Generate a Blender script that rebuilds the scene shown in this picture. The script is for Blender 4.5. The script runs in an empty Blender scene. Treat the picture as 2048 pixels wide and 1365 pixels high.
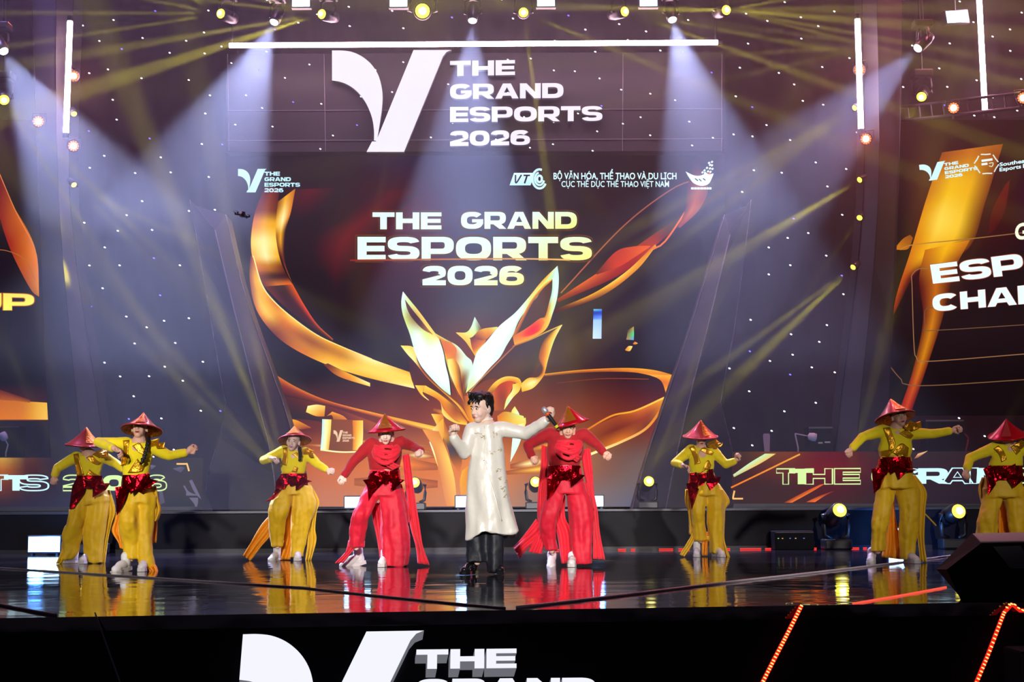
import bpy, bmesh, math, random
from mathutils import Vector, Matrix, Euler, noise
from mathutils.bvhtree import BVHTree

SC = bpy.context.scene
COL = SC.collection
R = math.radians
FPX = 2844.0                      # focal length in pixels of the 2048 px wide frame
CAM_Z, PITCH, ROLL = 0.60, R(6.77), R(-0.33)

# ---------------------------------------------------------------- camera, view, world
cam_d = bpy.data.cameras.new('camera')
cam_d.sensor_width = 36.0
cam_d.lens = 36.0 * FPX / 2048.0
cam_d.clip_end = 300
cam = bpy.data.objects.new('camera', cam_d)
COL.objects.link(cam)
cam.matrix_world = Matrix.Translation((0, 0, CAM_Z)) @ Matrix.Rotation(R(90) + PITCH, 4, 'X') @ Matrix.Rotation(ROLL, 4, 'Z')
SC.camera = cam
CAM_R = cam.matrix_world.to_3x3()
CAM_P = Vector((0, 0, CAM_Z))

SC.view_settings.view_transform = 'Standard'
SC.view_settings.look = 'None'
SC.view_settings.exposure = 0.0
SC.view_settings.gamma = 1.0
SC.view_settings.use_curve_mapping = False
SC.cycles.use_denoising = True
SC.cycles.max_bounces = 6
SC.cycles.diffuse_bounces = 2
SC.cycles.glossy_bounces = 4
SC.cycles.transparent_max_bounces = 12
SC.cycles.volume_bounces = 0
SC.cycles.sample_clamp_indirect = 4.0
SC.cycles.sample_clamp_direct = 30.0
SC.cycles.caustics_reflective = False
SC.cycles.caustics_refractive = False

world = bpy.data.worlds.new('hall_ambience')
world.use_nodes = True
WB = world.node_tree.nodes['Background']
WB.inputs[0].default_value = (0.55, 0.42, 0.62, 1)
WB.inputs[1].default_value = 0.10
SC.world = world

HAZE_LAYERS = ((.62, 2.6, .005), (2.6, 4.8, .009), (4.8, 12.4, .015))    # bottom, top, density: the smoke hangs high

# ---------------------------------------------------------------- pixel -> place
def ray(px, py):
    return CAM_R @ Vector(((px - 1024.0) / FPX, -(py - 682.5) / FPX, -1.0))
def at(px, py, Y):                 # the point of the vertical plane y = Y seen at a pixel
    d = ray(px, py)
    return CAM_P + d * (Y / d.y)
def atz(px, py, z=0.0):            # the point of the level plane z seen at a pixel
    d = ray(px, py)
    return CAM_P + d * ((z - CAM_Z) / d.z)

def lin(c):
    c = c / 255.0
    return c / 12.92 if c <= 0.04045 else ((c + 0.055) / 1.055) ** 2.4
def rgb(r, g, b, k=1.0):
    return (lin(r) * k, lin(g) * k, lin(b) * k, 1.0)

# ---------------------------------------------------------------- bookkeeping
def tag(o, label=None, cat=None, group=None, kind=None):
    if label: o['label'] = label
    if cat: o['category'] = cat
    if group: o['group'] = group
    if kind: o['kind'] = kind
    return o
def empty(name, loc, label=None, cat=None, group=None, rot=None):
    o = bpy.data.objects.new(name, None)
    o.empty_display_size = 0.1
    COL.objects.link(o)
    o.location = loc
    if rot: o.rotation_euler = rot
    return tag(o, label, cat, group)
def link_mesh(name, me, m, parent=None, smooth=False):
    o = bpy.data.objects.new(name, me)
    COL.objects.link(o)
    for mm in (m if isinstance(m, (list, tuple)) else [m]):
        me.materials.append(mm)
    if smooth:
        for p in me.polygons: p.use_smooth = True
    if parent is not None:
        o.parent = parent
        o.matrix_parent_inverse = parent_inv(parent)
    return o
def parent_inv(p):                 # meshes are built in world space and keep their place under a moved root
    return Matrix.LocRotScale(p.location, p.rotation_euler, p.scale).inverted() if p.type == 'EMPTY' else Matrix.Identity(4)
def obj(name, bm, m, parent=None, smooth=False):
    bmesh.ops.recalc_face_normals(bm, faces=bm.faces)
    me = bpy.data.meshes.new(name)
    bm.to_mesh(me); bm.free()
    return link_mesh(name, me, m, parent, smooth)
def struct(name, bm, m, smooth=False):
    return tag(obj(name, bm, m, None, smooth), kind='structure')

# ---------------------------------------------------------------- shapes
def bx(bm, x0, x1, y0, y1, z0, z1, M=None, bev=0.0):
    r = bmesh.ops.create_cube(bm, size=1.0)
    vs = r['verts']
    bmesh.ops.scale(bm, vec=(x1 - x0, y1 - y0, z1 - z0), verts=vs)
    bmesh.ops.translate(bm, vec=((x0 + x1) / 2, (y0 + y1) / 2, (z0 + z1) / 2), verts=vs)
    if bev:
        es = list({e for v in vs for e in v.link_edges})
        g = bmesh.ops.bevel(bm, geom=es, offset=bev, segments=2, profile=0.6, affect='EDGES')
        vs = list({v for f in g['faces'] for v in f.verts} | {v for v in vs if v.is_valid})
    if M is not None: bmesh.ops.transform(bm, matrix=M, verts=vs)
    return vs
def frame_z(d):                    # a matrix whose +Z looks along d
    d = Vector(d).normalized()
    return d.to_track_quat('Z', 'Y').to_matrix().to_4x4()
def cone(bm, p0, p1, r0, r1, n=16, caps=True):
    p0, p1 = Vector(p0), Vector(p1)
    d = p1 - p0
    M = Matrix.Translation((p0 + p1) / 2) @ frame_z(d)
    return bmesh.ops.create_cone(bm, cap_ends=caps, segments=n, radius1=max(r0, 1e-4), radius2=max(r1, 1e-4), depth=d.length, matrix=M)['verts']
_SPH = {}
def _sphere(u, v):
    if (u, v) not in _SPH:
        P = [(0, 0, 1)] + [(math.sin(math.pi * i / v) * math.cos(2 * math.pi * j / u), math.sin(math.pi * i / v) * math.sin(2 * math.pi * j / u), math.cos(math.pi * i / v)) for i in range(1, v) for j in range(u)] + [(0, 0, -1)]
        F = [(0, 1 + j, 1 + (j + 1) % u) for j in range(u)]
        for i in range(v - 2):
            F += [(1 + i * u + j, 1 + (i + 1) * u + j, 1 + (i + 1) * u + (j + 1) % u, 1 + i * u + (j + 1) % u) for j in range(u)]
        k = 1 + (v - 2) * u; e = len(P) - 1
        F += [(e, k + (j + 1) % u, k + j) for j in range(u)]
        _SPH[(u, v)] = (P, F)
    return _SPH[(u, v)]
def ell(bm, c, r, M=None, u=16, v=10):
    if not hasattr(r, '__len__'): r = (r, r, r)
    P, F = _sphere(u, v)
    vs = []
    for p in P:
        q = Vector((c[0] + p[0] * r[0], c[1] + p[1] * r[1], c[2] + p[2] * r[2]))
        vs.append(bm.verts.new(M @ q if M is not None else q))
    for f in F: bm.faces.new([vs[i] for i in f])
    return vs
def capsule(bm, p0, p1, r0, r1, n=14):
    cone(bm, p0, p1, r0, r1, n)
    ell(bm, p0, r0, None, n, 8)
    ell(bm, p1, r1, None, n, 8)
def chain(bm, pts, rads, n=14):
    for i in range(len(pts) - 1):
        capsule(bm, pts[i], pts[i + 1], rads[i], rads[i + 1], n)
def lathe(bm, prof, M=None, n=24, a0=0.0, a1=2 * math.pi):      # prof: (radius, z)
    rings = []
    full = abs(a1 - a0 - 2 * math.pi) < 1e-6
    k = n if full else n + 1
    for r, z in prof:
        ring = []
        for i in range(k):
            a = a0 + (a1 - a0) * i / n
            p = Vector((r * math.cos(a), r * math.sin(a), z))
            ring.append(bm.verts.new(M @ p if M is not None else p))
        rings.append(ring)
    for a, b in zip(rings, rings[1:]):
        for i in range(n):
            j = (i + 1) % k
            bm.faces.new((a[i], a[j], b[j], b[i]))
    return rings
def tube(bm, pts, r, n=8):
    pts = [Vector(p) for p in pts]
    rr = r if hasattr(r, '__len__') else [r] * len(pts)
    prev = None
    for i, p in enumerate(pts):
        d = (pts[min(i + 1, len(pts) - 1)] - pts[max(i - 1, 0)])
        M = Matrix.Translation(p) @ frame_z(d)
        ring = [bm.verts.new(M @ Vector((rr[i] * math.cos(2 * math.pi * k / n), rr[i] * math.sin(2 * math.pi * k / n), 0))) for k in range(n)]
        if prev:
            for k in range(n):
                bm.faces.new((prev[k], prev[(k + 1) % n], ring[(k + 1) % n], ring[k]))
        else:
            bm.faces.new(ring[::-1])
        prev = ring
    bm.faces.new(prev)
def prism(bm, front, depth_vec):   # a polygon given in space, pulled along depth_vec
    f = [bm.verts.new(p) for p in front]
    b = [bm.verts.new(Vector(p) + Vector(depth_vec)) for p in front]
    n = len(f)
    bm.faces.new(f); bm.faces.new(b[::-1])
    for i in range(n):
        bm.faces.new((f[i], b[i], b[(i + 1) % n], f[(i + 1) % n]))
def catmull(pts, n):
    pts = [Vector(p) for p in pts]
    P = [2 * pts[0] - pts[1]] + pts + [2 * pts[-1] - pts[-2]]
    L = [0.0]
    for a, b in zip(pts, pts[1:]): L.append(L[-1] + (b - a).length)
    out = []
    for k in range(n):
        s = L[-1] * k / (n - 1)
        i = 0
        while i < len(pts) - 2 and s > L[i + 1]: i += 1
        t = (s - L[i]) / max(L[i + 1] - L[i], 1e-9)
        p0, p1, p2, p3 = P[i], P[i + 1], P[i + 2], P[i + 3]
        out.append(0.5 * ((2 * p1) + (p2 - p0) * t + (2 * p0 - 5 * p1 + 4 * p2 - p3) * t * t + (3 * p1 - p0 - 3 * p2 + p3) * t ** 3))
    return out
SCRATCH = bpy.data.scenes.new('scratch')
def evaluated(bm, mods):           # run modifiers over a bmesh and hand back a finished mesh
    if len(mods) == 1 and mods[0][0] == 'SOLIDIFY':      # a plain shell of even thickness
        t = mods[0][1]['thickness']; off = mods[0][1].get('offset', 0)
        bm.normal_update(); bm.verts.index_update()
        vs, fs = bm.verts[:], bm.faces[:]
        bd = [(e.link_loops[0].vert.index, e.link_loops[0].link_loop_next.vert.index) for e in bm.edges if len(e.link_faces) == 1]
        nrm = [v.normal.copy() for v in vs]
        lo = [bm.verts.new(v.co - n * t * (.5 if off == 0 else 1)) for v, n in zip(vs, nrm)]
        if off == 0:
            for v, n in zip(vs, nrm): v.co += n * t * .5
        for f in fs:
            try: bm.faces.new([lo[v.index] for v in reversed(f.verts)])
            except ValueError: pass
        for i, j in bd:
            try: bm.faces.new((vs[j], vs[i], lo[i], lo[j]))
            except ValueError: pass
        me = bpy.data.meshes.new('work'); bm.to_mesh(me); bm.free()
        return me
    me = bpy.data.meshes.new('work'); bm.to_mesh(me); bm.free()
    o = bpy.data.objects.new('work', me); SCRATCH.collection.objects.link(o)
    for t, kw in mods:
        md = o.modifiers.new(t, t)
        for k, v in kw.items(): setattr(md, k, v)
    with bpy.context.temp_override(scene=SCRATCH, view_layer=SCRATCH.view_layers[0]):
        dg = bpy.context.evaluated_depsgraph_get(); dg.update()
    r = bpy.data.meshes.new_from_object(o.evaluated_get(dg))
    bpy.data.objects.remove(o); bpy.data.meshes.remove(me)
    return r
def wrinkle(me, fn):               # push every vertex along its normal by fn(place)
    N = [v.normal.copy() for v in me.vertices]
    C = [v.co + n * fn(v.co) for v, n in zip(me.vertices, N)]
    me.vertices.foreach_set('co', [x for c in C for x in c]); me.update()
def fused(bm, voxel, smooth=4, fac=0.5):
    bmesh.ops.recalc_face_normals(bm, faces=bm.faces)
    return evaluated(bm, [('REMESH', dict(mode='VOXEL', voxel_size=voxel, use_smooth_shade=True)),
                          ('SMOOTH', dict(factor=fac, iterations=smooth))])

# ---------------------------------------------------------------- materials
def mat(name, col, rough=0.5, metal=0.0, coat=0.0, sheen=0.0, bump=None, spec=0.5, var=None):
    m = bpy.data.materials.new(name); m.use_nodes = True
    nt = m.node_tree; b = nt.nodes['Principled BSDF']
    b.inputs['Base Color'].default_value = col
    b.inputs['Roughness'].default_value = rough
    b.inputs['Metallic'].default_value = metal
    b.inputs['Coat Weight'].default_value = coat
    b.inputs['Sheen Weight'].default_value = sheen
    b.inputs['Specular IOR Level'].default_value = spec
    tc = nt.nodes.new('ShaderNodeTexCoord')
    if var:                        # (scale, second colour)
        n = nt.nodes.new('ShaderNodeTexNoise'); n.inputs['Scale'].default_value = var[0]; n.inputs['Detail'].default_value = 4
        nt.links.new(tc.outputs['Object'], n.inputs['Vector'])
        cr = nt.nodes.new('ShaderNodeValToRGB')
        cr.color_ramp.elements[0].position = 0.35; cr.color_ramp.elements[0].color = col
        cr.color_ramp.elements[1].position = 0.7; cr.color_ramp.elements[1].color = var[1]
        nt.links.new(n.outputs['Fac'], cr.inputs['Fac']); nt.links.new(cr.outputs['Color'], b.inputs['Base Color'])
    if bump:                       # (scale, strength, distance)
        n = nt.nodes.new('ShaderNodeTexNoise'); n.inputs['Scale'].default_value = bump[0]; n.inputs['Detail'].default_value = 3
        nt.links.new(tc.outputs['Object'], n.inputs['Vector'])
        bp = nt.nodes.new('ShaderNodeBump'); bp.inputs['Strength'].default_value = bump[1]; bp.inputs['Distance'].default_value = bump[2]
        nt.links.new(n.outputs['Fac'], bp.inputs['Height']); nt.links.new(bp.outputs['Normal'], b.inputs['Normal'])
    return m
def emit(name, col, k=1.0, sample=True):
    m = bpy.data.materials.new(name); m.use_nodes = True
    nt = m.node_tree; nt.nodes.clear()
    e = nt.nodes.new('ShaderNodeEmission'); o = nt.nodes.new('ShaderNodeOutputMaterial')
    e.inputs[0].default_value = col; e.inputs[1].default_value = k
    nt.links.new(e.outputs[0], o.inputs['Surface'])
    m.cycles.emission_sampling = 'FRONT' if sample else 'NONE'
    return m
def spot(parent, p, q, ang, power, col, rad=.05, blend=.4, name='beam'):
    l = bpy.data.lights.new(name, 'SPOT'); l.energy = power; l.color = col[:3]; l.spot_size = R(ang); l.spot_blend = blend
    l.shadow_soft_size = rad
    o = bpy.data.objects.new(name, l); COL.objects.link(o)
    o.matrix_world = Matrix.Translation(p) @ frame_z(Vector(p) - Vector(q))
    if parent is not None:
        o.parent = parent; o.matrix_parent_inverse = parent_inv(parent)
    return o
# ---------------------------------------------------------------- front-of-house spots and unseen overhead washes added to fill the haze with colour
for x, tx, e, a in ((-7, -6.0, 7500, 13), (-5, -3.0, 13000, 11), (-1, -.4, 17000, 12), (5, 2.2, 12000, 11), (7, 6.3, 5500, 13)):
    spot(None, Vector((x, -7, 5.2)), Vector((tx, 14.8, .9)), a, e, (1, .95, .90), .25, .5, 'front_of_house_spot')
for x, c, e in ((-9, (.50, .34, 1), 1700), (-4, (.80, .40, .90), 1000), (0, (.78, .42, .90), 900), (4.5, (1, .30, .45), 1100), (9, (1, .22, .26), 1900)):
    spot(None, Vector((x, 20.5, 11.8)), Vector((x * .9, 20.5, 0)), 120, e, c, .4, 1.0, 'haze_fill_wash')
# ---------------------------------------------------------------- wide block lettering, drawn by hand
SV, SH = 0.40, 0.27                # pen width of upright and level strokes (cap height = 1)
def _se(cx, cy, rx, ry, th, n=2.7):
    c, s = math.cos(th), math.sin(th)
    return (cx + rx * math.copysign(abs(c) ** (2 / n), c), cy + ry * math.copysign(abs(s) ** (2 / n), s))
def _arc(cx, cy, rx, ry, a0, a1, k=18):
    return [_se(cx, cy, rx, ry, R(a0 + (a1 - a0) * i / k)) for i in range(k + 1)]
def _pen(cx, cy, rx, ry, a0, a1, sv=SV, sh=SH, k=18):      # an arc stroke: outer side, then inner side back
    return _arc(cx, cy, rx + sv / 2, ry + sh / 2, a0, a1, k) + _arc(cx, cy, rx - sv / 2, ry - sh / 2, a1, a0, k)
def _ring(w, h, y0=0.0, x0=0.0, sv=SV, sh=SH):
    return (_arc(x0 + w / 2, y0 + h / 2, w / 2, h / 2, 0, 352, 40), [_arc(x0 + w / 2, y0 + h / 2, w / 2 - sv, h / 2 - sh, 0, 350, 34)])
def glyph(ch):
    a, b = SV, SH
    if ch == 'T':
        w = 1.32; x = w / 2
        return w, [([(0, 1), (0, 1 - b), (x - a / 2, 1 - b), (x - a / 2, 0), (x + a / 2, 0), (x + a / 2, 1 - b), (w, 1 - b), (w, 1)], [])]
    if ch == 'I':
        return a, [([(0, 0), (0, 1), (a, 1), (a, 0)], [])]
    if ch == 'H':
        w = 1.4
        return w, [([(0, 0), (0, 1), (a, 1), (a, .63), (w - a, .63), (w - a, 1), (w, 1), (w, 0), (w - a, 0), (w - a, .37), (a, .37), (a, 0)], [])]
    if ch == 'E':
        w = 1.24; t = .235
        return w, [([(0, 0), (0, 1), (w, 1), (w, 1 - t), (a, 1 - t), (a, .5 + t / 2), (w * .96, .5 + t / 2), (w * .96, .5 - t / 2), (a, .5 - t / 2), (a, t), (w, t), (w, 0)], [])]
    if ch == 'N':
        w = 1.45
        return w, [([(0, 0), (0, 1), (a * 1.15, 1), (w - a, .42), (w - a, 1), (w, 1), (w, 0), (w - a * 1.15, 0), (a, .58), (a, 0)], [])]
    if ch == 'M':
        w = 1.75
        return w, [([(0, 0), (0, 1), (a * 1.2, 1), (w / 2, .42), (w - a * 1.2, 1), (w, 1), (w, 0), (w - a * .95, 0), (w - a * .95, .58), (w / 2 + .1, .05), (w / 2 - .1, .05), (a * .95, .58), (a * .95, 0)], [])]
    if ch == 'A':
        w = 1.62; k = a * 1.08
        return w, [([(0, 0), (w * .33, 1), (w * .67, 1), (w, 0), (w - k, 0), (w - k - .07 * w, .19), (k + .07 * w, .19), (k, 0)],
                    [[(w * .375, .40), (w * .625, .40), (w * .5, .76)]])]
    if ch == 'U':
        w = 1.4
        o = [(0, 1)] + _arc(w / 2, .45, w / 2, .45, 180, 360) + [(w, 1), (w - a, 1)] + _arc(w / 2, .45, w / 2 - a, .45 - b, 360, 180) + [(a, 1)]
        return w, [(o, [])]
    if ch == 'C':
        w = 1.45
        return w, [(_pen(w / 2, .5, (w - a) / 2, (1 - b) / 2, 38, 322, k=30), [])]
    if ch == 'G':
        w = 1.5
        return w, [(_pen(w / 2, .5, (w - a) / 2, (1 - b) / 2, 38, 330, k=30), []),
                   ([(w * .5, .57), (w, .57), (w, .30), (w * .9, .12), (w - a, .30), (w - a, .38), (w * .5, .38)], [])]
    if ch == 'D':
        w = 1.48; m = w * .5
        o = [(0, 0), (m, 0)] + _arc(m, .5, w - m, .5, -85, 85) + [(m, 1), (0, 1)]
        h = [(a, b), (m, b)] + _arc(m, .5, w - m - a, .5 - b, -80, 80) + [(m, 1 - b), (a, 1 - b)]
        return w, [(o, [h])]
    if ch in 'PR':
        w = 1.42 if ch == 'P' else 1.45
        m = w * .62; t = .225; y0 = .27
        o = [(0, 0), (a, 0), (a, y0), (m, y0)] + _arc(m, (1 + y0) / 2, w - m, (1 - y0) / 2, -85, 85) + [(m, 1), (0, 1)]
        h = [(a, y0 + t), (m, y0 + t)] + _arc(m, (1 + y0) / 2, max(w - m - a, .14), (1 - y0) / 2 - t, -80, 80) + [(m, 1 - t), (a, 1 - t)]
        parts = [(o, [h])]
        if ch == 'R':
            parts.append(([(w * .36, .32), (w * .72, .36), (w * 1.02, 0), (w * .70, 0)], []))
        return w, parts
    if ch == 'S':
        w = 1.4; t = .225; rx = (w - a) / 2; ry = (1 - t) / 4
        cu, cl = 1 - t / 2 - ry, t / 2 + ry
        A = _arc(w / 2, cu, rx + a / 2, ry + t / 2, 12, 262) + _arc(w / 2, cl, rx - a / 2, ry - t / 2, 82, -168)
        B = _arc(w / 2, cl, rx + a / 2, ry + t / 2, -168, 82) + _arc(w / 2, cu, rx - a / 2, ry - t / 2, 262, 12)
        return w, [(A + B, [])]
    if ch in 'O0':
        w = 1.55 if ch == 'O' else 1.4
        return w, [_ring(w, 1.0)]
    if ch == '2':
        w = 1.3
        return w, [(_pen(w / 2, .66, (w - a) / 2, .34 - b / 2, 172, -38), []),
                   ([(w * .66, .50), (w * .98, .56), (w * .86, .40), (w * .46, .22), (0, .22), (0, .30)], []),
                   ([(0, 0), (w, 0), (w, .26), (0, .26)], [])]
    if ch == '6':
        w = 1.38
        return w, [_ring(w, .66, sv=.38, sh=.215), (_pen(w / 2, .5, (w - a) / 2, (1 - b) / 2, 40, 215), [])]
    return .55, []
def lay(s, gap=.09):               # [(outer, holes)] in a strip whose width is returned too
    x, out = 0.0, []
    for ch in s:
        w, parts = glyph(ch)
        for o, hs in parts:
            out.append(([(p[0] + x, p[1]) for p in o], [[(p[0] + x, p[1]) for p in h] for h in hs]))
        x += w + gap
    return out, x - gap
def quad_map(q):                   # q = TL, TR, BR, BL in pixels
    TL, TR, BR, BL = [Vector((p[0], p[1])) for p in q]
    return lambda u, v: (BL * (1 - u) + BR * u) * (1 - v) + (TL * (1 - u) + TR * u) * v
from mathutils.geometry import tessellate_polygon
def add_parts(bm, parts, place, depth=None, colour=None, outline=None):
    """fill contours; place(x, y) -> point in space; depth: thickness vector; colour(x, y) -> sRGB; outline: line width instead of filling"""
    lay_c = bm.loops.layers.float_color.get('Col') or (bm.loops.layers.float_color.new('Col') if colour else None)
    for o, hs in parts:
        if outline:
            for c in [o] + hs:
                n = len(c); rr = []
                for i in range(n):
                    p, q, r_ = Vector(c[i - 1]), Vector(c[i]), Vector(c[(i + 1) % n])
                    d = (r_ - p); d = d.normalized() if d.length > 1e-6 else Vector((1, 0))
                    nn = Vector((-d.y, d.x)) * outline / 2
                    rr.append((q + nn, q - nn))
                vs = [(bm.verts.new(place(*x)), bm.verts.new(place(*y))) for x, y in rr]
                for i in range(n):
                    j = (i + 1) % n
                    f = bm.faces.new((vs[i][0], vs[j][0], vs[j][1], vs[i][1]))
                    if colour:
                        for l, pt in zip(f.loops, (rr[i][0], rr[j][0], rr[j][1], rr[i][1])): l[lay_c] = colour(*pt)
            continue
        rings = [o] + hs
        flat = [p for r_ in rings for p in r_]
        tri = tessellate_polygon([[Vector((p[0], p[1], 0)) for p in r_] for r_ in rings])
        vs = [bm.verts.new(place(*p)) for p in flat]
        for t in tri:
            try: f = bm.faces.new([vs[i] for i in t])
            except ValueError: continue
            if colour:
                for l, i in zip(f.loops, t): l[lay_c] = colour(*flat[i])
        if depth is not None:
            k = 0
            for r_ in rings:
                b = [bm.verts.new(v.co + depth) for v in vs[k:k + len(r_)]]
                for i in range(len(r_)):
                    j = (i + 1) % len(r_)
                    f = bm.faces.new((vs[k + i], vs[k + j], b[j], b[i])); f.material_index = 1
                k += len(r_)
def words(bm, s, q, plane, **kw):  # block lettering fitted in a pixel quad of a plane
    parts, w = lay(s)
    qm = quad_map(q)
    col = kw.pop('grad', None)
    if col: kw['colour'] = lambda x, y: col(x / w, y)
    def place(x, y):
        p = qm(x / w, y)
        return plane(p.x, p.y)
    add_parts(bm, parts, place, **kw)
V_LOGO = [([(664, 101), (684, 101), (704, 104), (724, 113), (742, 128), (755, 147), (762, 168), (765, 190), (764, 215), (760, 245), (754, 282), (748, 281), (748, 262), (745, 240), (738, 219), (728, 200), (714, 183), (698, 171), (681, 164), (664, 161)], []),
          ([(827, 100), (903, 100), (893, 104), (886, 113), (808, 304), (733, 304), (744, 283), (752, 283)], [])]
def _smooth(o, a, b):             # finer points along a curved stretch of an outline
    P = catmull([(*p, 0) for p in o[a:b]], (b - a) * 4)
    return o[:a] + [(p.x, p.y) for p in P] + o[b:]
V_LOGO = [(_smooth(_smooth(V_LOGO[0][0], 11, 20), 0, 10), []), V_LOGO[1]]
def v_logo(q, parts=V_LOGO):       # the mark scaled into a pixel quad
    qm = quad_map(q)
    return [([tuple(qm((x - 664) / 239.0, (304 - y) / 204.0)) for x, y in o], []) for o, _ in parts]
def small_text(s, q, plane, off=0.02, bold=None):               # lettering in the plain built-in face, as a filled mesh in a pixel quad
    c = bpy.data.curves.new('lettering', 'FONT'); c.body = s; c.size = 1.0; c.offset = off; c.resolution_u = 4; c.fill_mode = 'FRONT'
    o = bpy.data.objects.new('work', c); SCRATCH.collection.objects.link(o)
    with bpy.context.temp_override(scene=SCRATCH, view_layer=SCRATCH.view_layers[0]):
        dg = bpy.context.evaluated_depsgraph_get(); dg.update()
    me = bpy.data.meshes.new_from_object(o.evaluated_get(dg))
    bpy.data.objects.remove(o)
    xs = [v.co.x for v in me.vertices]; x0, x1 = min(xs), max(xs)
    cap = 0.69
    qm = quad_map(q)
    for v in me.vertices:
        p = qm((v.co.x - x0) / (x1 - x0), v.co.y / cap)
        v.co = plane(p.x, p.y)
    return me
# ================================================================ haze
for (z0, z1, dens), lab in zip(HAZE_LAYERS, ('thinnest stage smoke, low behind the performers', 'thin stage smoke at the height of the trophy', 'dense stage smoke up among the lamps')):
    hz = bpy.data.materials.new('stage_haze'); hz.use_nodes = True
    nt = hz.node_tree; nt.nodes.clear()
    n_vs = nt.nodes.new('ShaderNodeVolumeScatter'); n_vo = nt.nodes.new('ShaderNodeOutputMaterial')
    n_vs.inputs['Density'].default_value = dens; n_vs.inputs['Anisotropy'].default_value = .15
    nt.links.new(n_vs.outputs[0], n_vo.inputs['Volume'])
    bm = bmesh.new(); bx(bm, -13.8, 13.8, 15.5, 27.8, z0, z1 - .001)
    tag(obj('haze', bm, hz), lab, 'haze', kind='stuff')

# ================================================================ the setting
Y_RISER, Y_DESK, Y_COL, Y_LED, Y_BACK = 21.2, 22.0, 23.6, 25.0, 28.0
M_BLACK = mat('matt_black', (.012, .012, .015, 1), .7)
M_DRAPE = mat('black_drape', (.026, .017, .026, 1), .9, var=(.6, (.016, .011, .018, 1)))
M_METAL = mat('dark_metal', (.03, .03, .035, 1), .45, .7)
M_PLAST = mat('black_plastic', (.015, .015, .018, 1), .38)
M_FASC = mat('fascia_black', (.004, .004, .007, 1), .6, spec=.08)

# stage deck: glossy black vinyl
deck = bpy.data.materials.new('glossy_black_deck'); deck.use_nodes = True
nt = deck.node_tree; b = nt.nodes['Principled BSDF']
b.inputs['Base Color'].default_value = (.012, .010, .014, 1)
b.inputs['Specular IOR Level'].default_value = .75
tc = nt.nodes.new('ShaderNodeTexCoord')
n1 = nt.nodes.new('ShaderNodeTexNoise'); n1.inputs['Scale'].default_value = 2.2; n1.inputs['Detail'].default_value = 2
n2 = nt.nodes.new('ShaderNodeTexNoise'); n2.inputs['Scale'].default_value = .7; n2.inputs['Detail'].default_value = 6
mr = nt.nodes.new('ShaderNodeMapRange'); mr.inputs[1].default_value = .35; mr.inputs[2].default_value = .7; mr.inputs[3].default_value = .035; mr.inputs[4].default_value = .11
bp = nt.nodes.new('ShaderNodeBump'); bp.inputs['Strength'].default_value = .34; bp.inputs['Distance'].default_value = .012
for s_, d_ in ((tc.outputs['Object'], n1.inputs['Vector']), (tc.outputs['Object'], n2.inputs['Vector']), (n1.outputs['Fac'], bp.inputs['Height']),
               (n2.outputs['Fac'], mr.inputs[0]), (mr.outputs[0], b.inputs['Roughness']), (bp.outputs[0], b.inputs['Normal'])):
    nt.links.new(s_, d_)

FL, FR = atz(0, 1237), atz(1900, 1207)              # the deck's front edge
ed = (FR - FL).normalized()
FLX, FRX = FL - ed * 9, FR + ed * 9
bm = bmesh.new()
prism(bm, [FLX, FRX, Vector((14, Y_RISER, 0)), Vector((-14, Y_RISER, 0))], (0, 0, -.08))
struct('floor', bm, deck)
# fascia leaning out towards the audience
fn_out = Vector((ed.y, -ed.x, 0)).normalized()      # horizontal, to the audience
FTILT = R(29)
f_dn = (Vector((0, 0, -1)) * math.cos(FTILT) + fn_out * math.sin(FTILT))
f_nrm = (fn_out * math.cos(FTILT) + Vector((0, 0, 1)) * math.sin(FTILT))
def fascia(px, py, out=0.0):
    o = FL + f_nrm * out
    d = ray(px, py)
    return CAM_P + d * ((o - CAM_P).dot(f_nrm) / d.dot(f_nrm))
bm = bmesh.new()
prism(bm, [FLX + Vector((0, 0, -.081)), FRX + Vector((0, 0, -.081)), FRX + f_dn * 1.27, FLX + f_dn * 1.27], -fn_out * .1)
struct('wall_fascia', bm, M_FASC)
bm = bmesh.new(); bx(bm, -16, 16, -6, 16, -1.32, -1.2); struct('floor_hall', bm, mat('hall_carpet', (.012, .011, .014, 1), .9))
# riser across the back of the stage
bm = bmesh.new(); bx(bm, -14, 14, Y_RISER, Y_BACK, 0, .60); struct('wall_riser', bm, mat('riser_black', (.007, .006, .010, 1), .5, spec=.12, var=(1.3, (.014, .012, .020, 1))))
bm = bmesh.new(); bx(bm, -14, 14, Y_RISER - .04, Y_RISER + .02, .565, .605, bev=.006); struct('trim_1', bm, mat('riser_nosing', (.06, .06, .075, 1), .4, .5))
bm = bmesh.new(); bx(bm, -14, 14, Y_RISER - .03, Y_RISER, 0, .05); struct('baseboard_riser', bm, M_METAL)
# star cloth
bm = bmesh.new()
N = 220
prev = None
for i in range(N + 1):
    x = -14 + 28 * i / N
    y = Y_BACK + .05 * math.sin(i * 1.3) + .03 * math.sin(i * .37)
    c = (bm.verts.new((x, y, 0)), bm.verts.new((x, y, 13)))
    if prev: bm.faces.new((prev[0], c[0], c[1], prev[1]))
    prev = c
cloth = struct('wall_back', bm, M_DRAPE, True)
bm = bmesh.new(); bx(bm, -14.2, -14, 9, 28.4, 0, 13); struct('wall_left', bm, M_DRAPE)
bm = bmesh.new(); bx(bm, 14, 14.2, 9, 28.4, 0, 13); struct('wall_right', bm, M_DRAPE)
bm = bmesh.new(); bx(bm, -14.2, 14.2, 9, 28.4, 13, 13.2); struct('ceiling', bm, M_BLACK)

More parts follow.
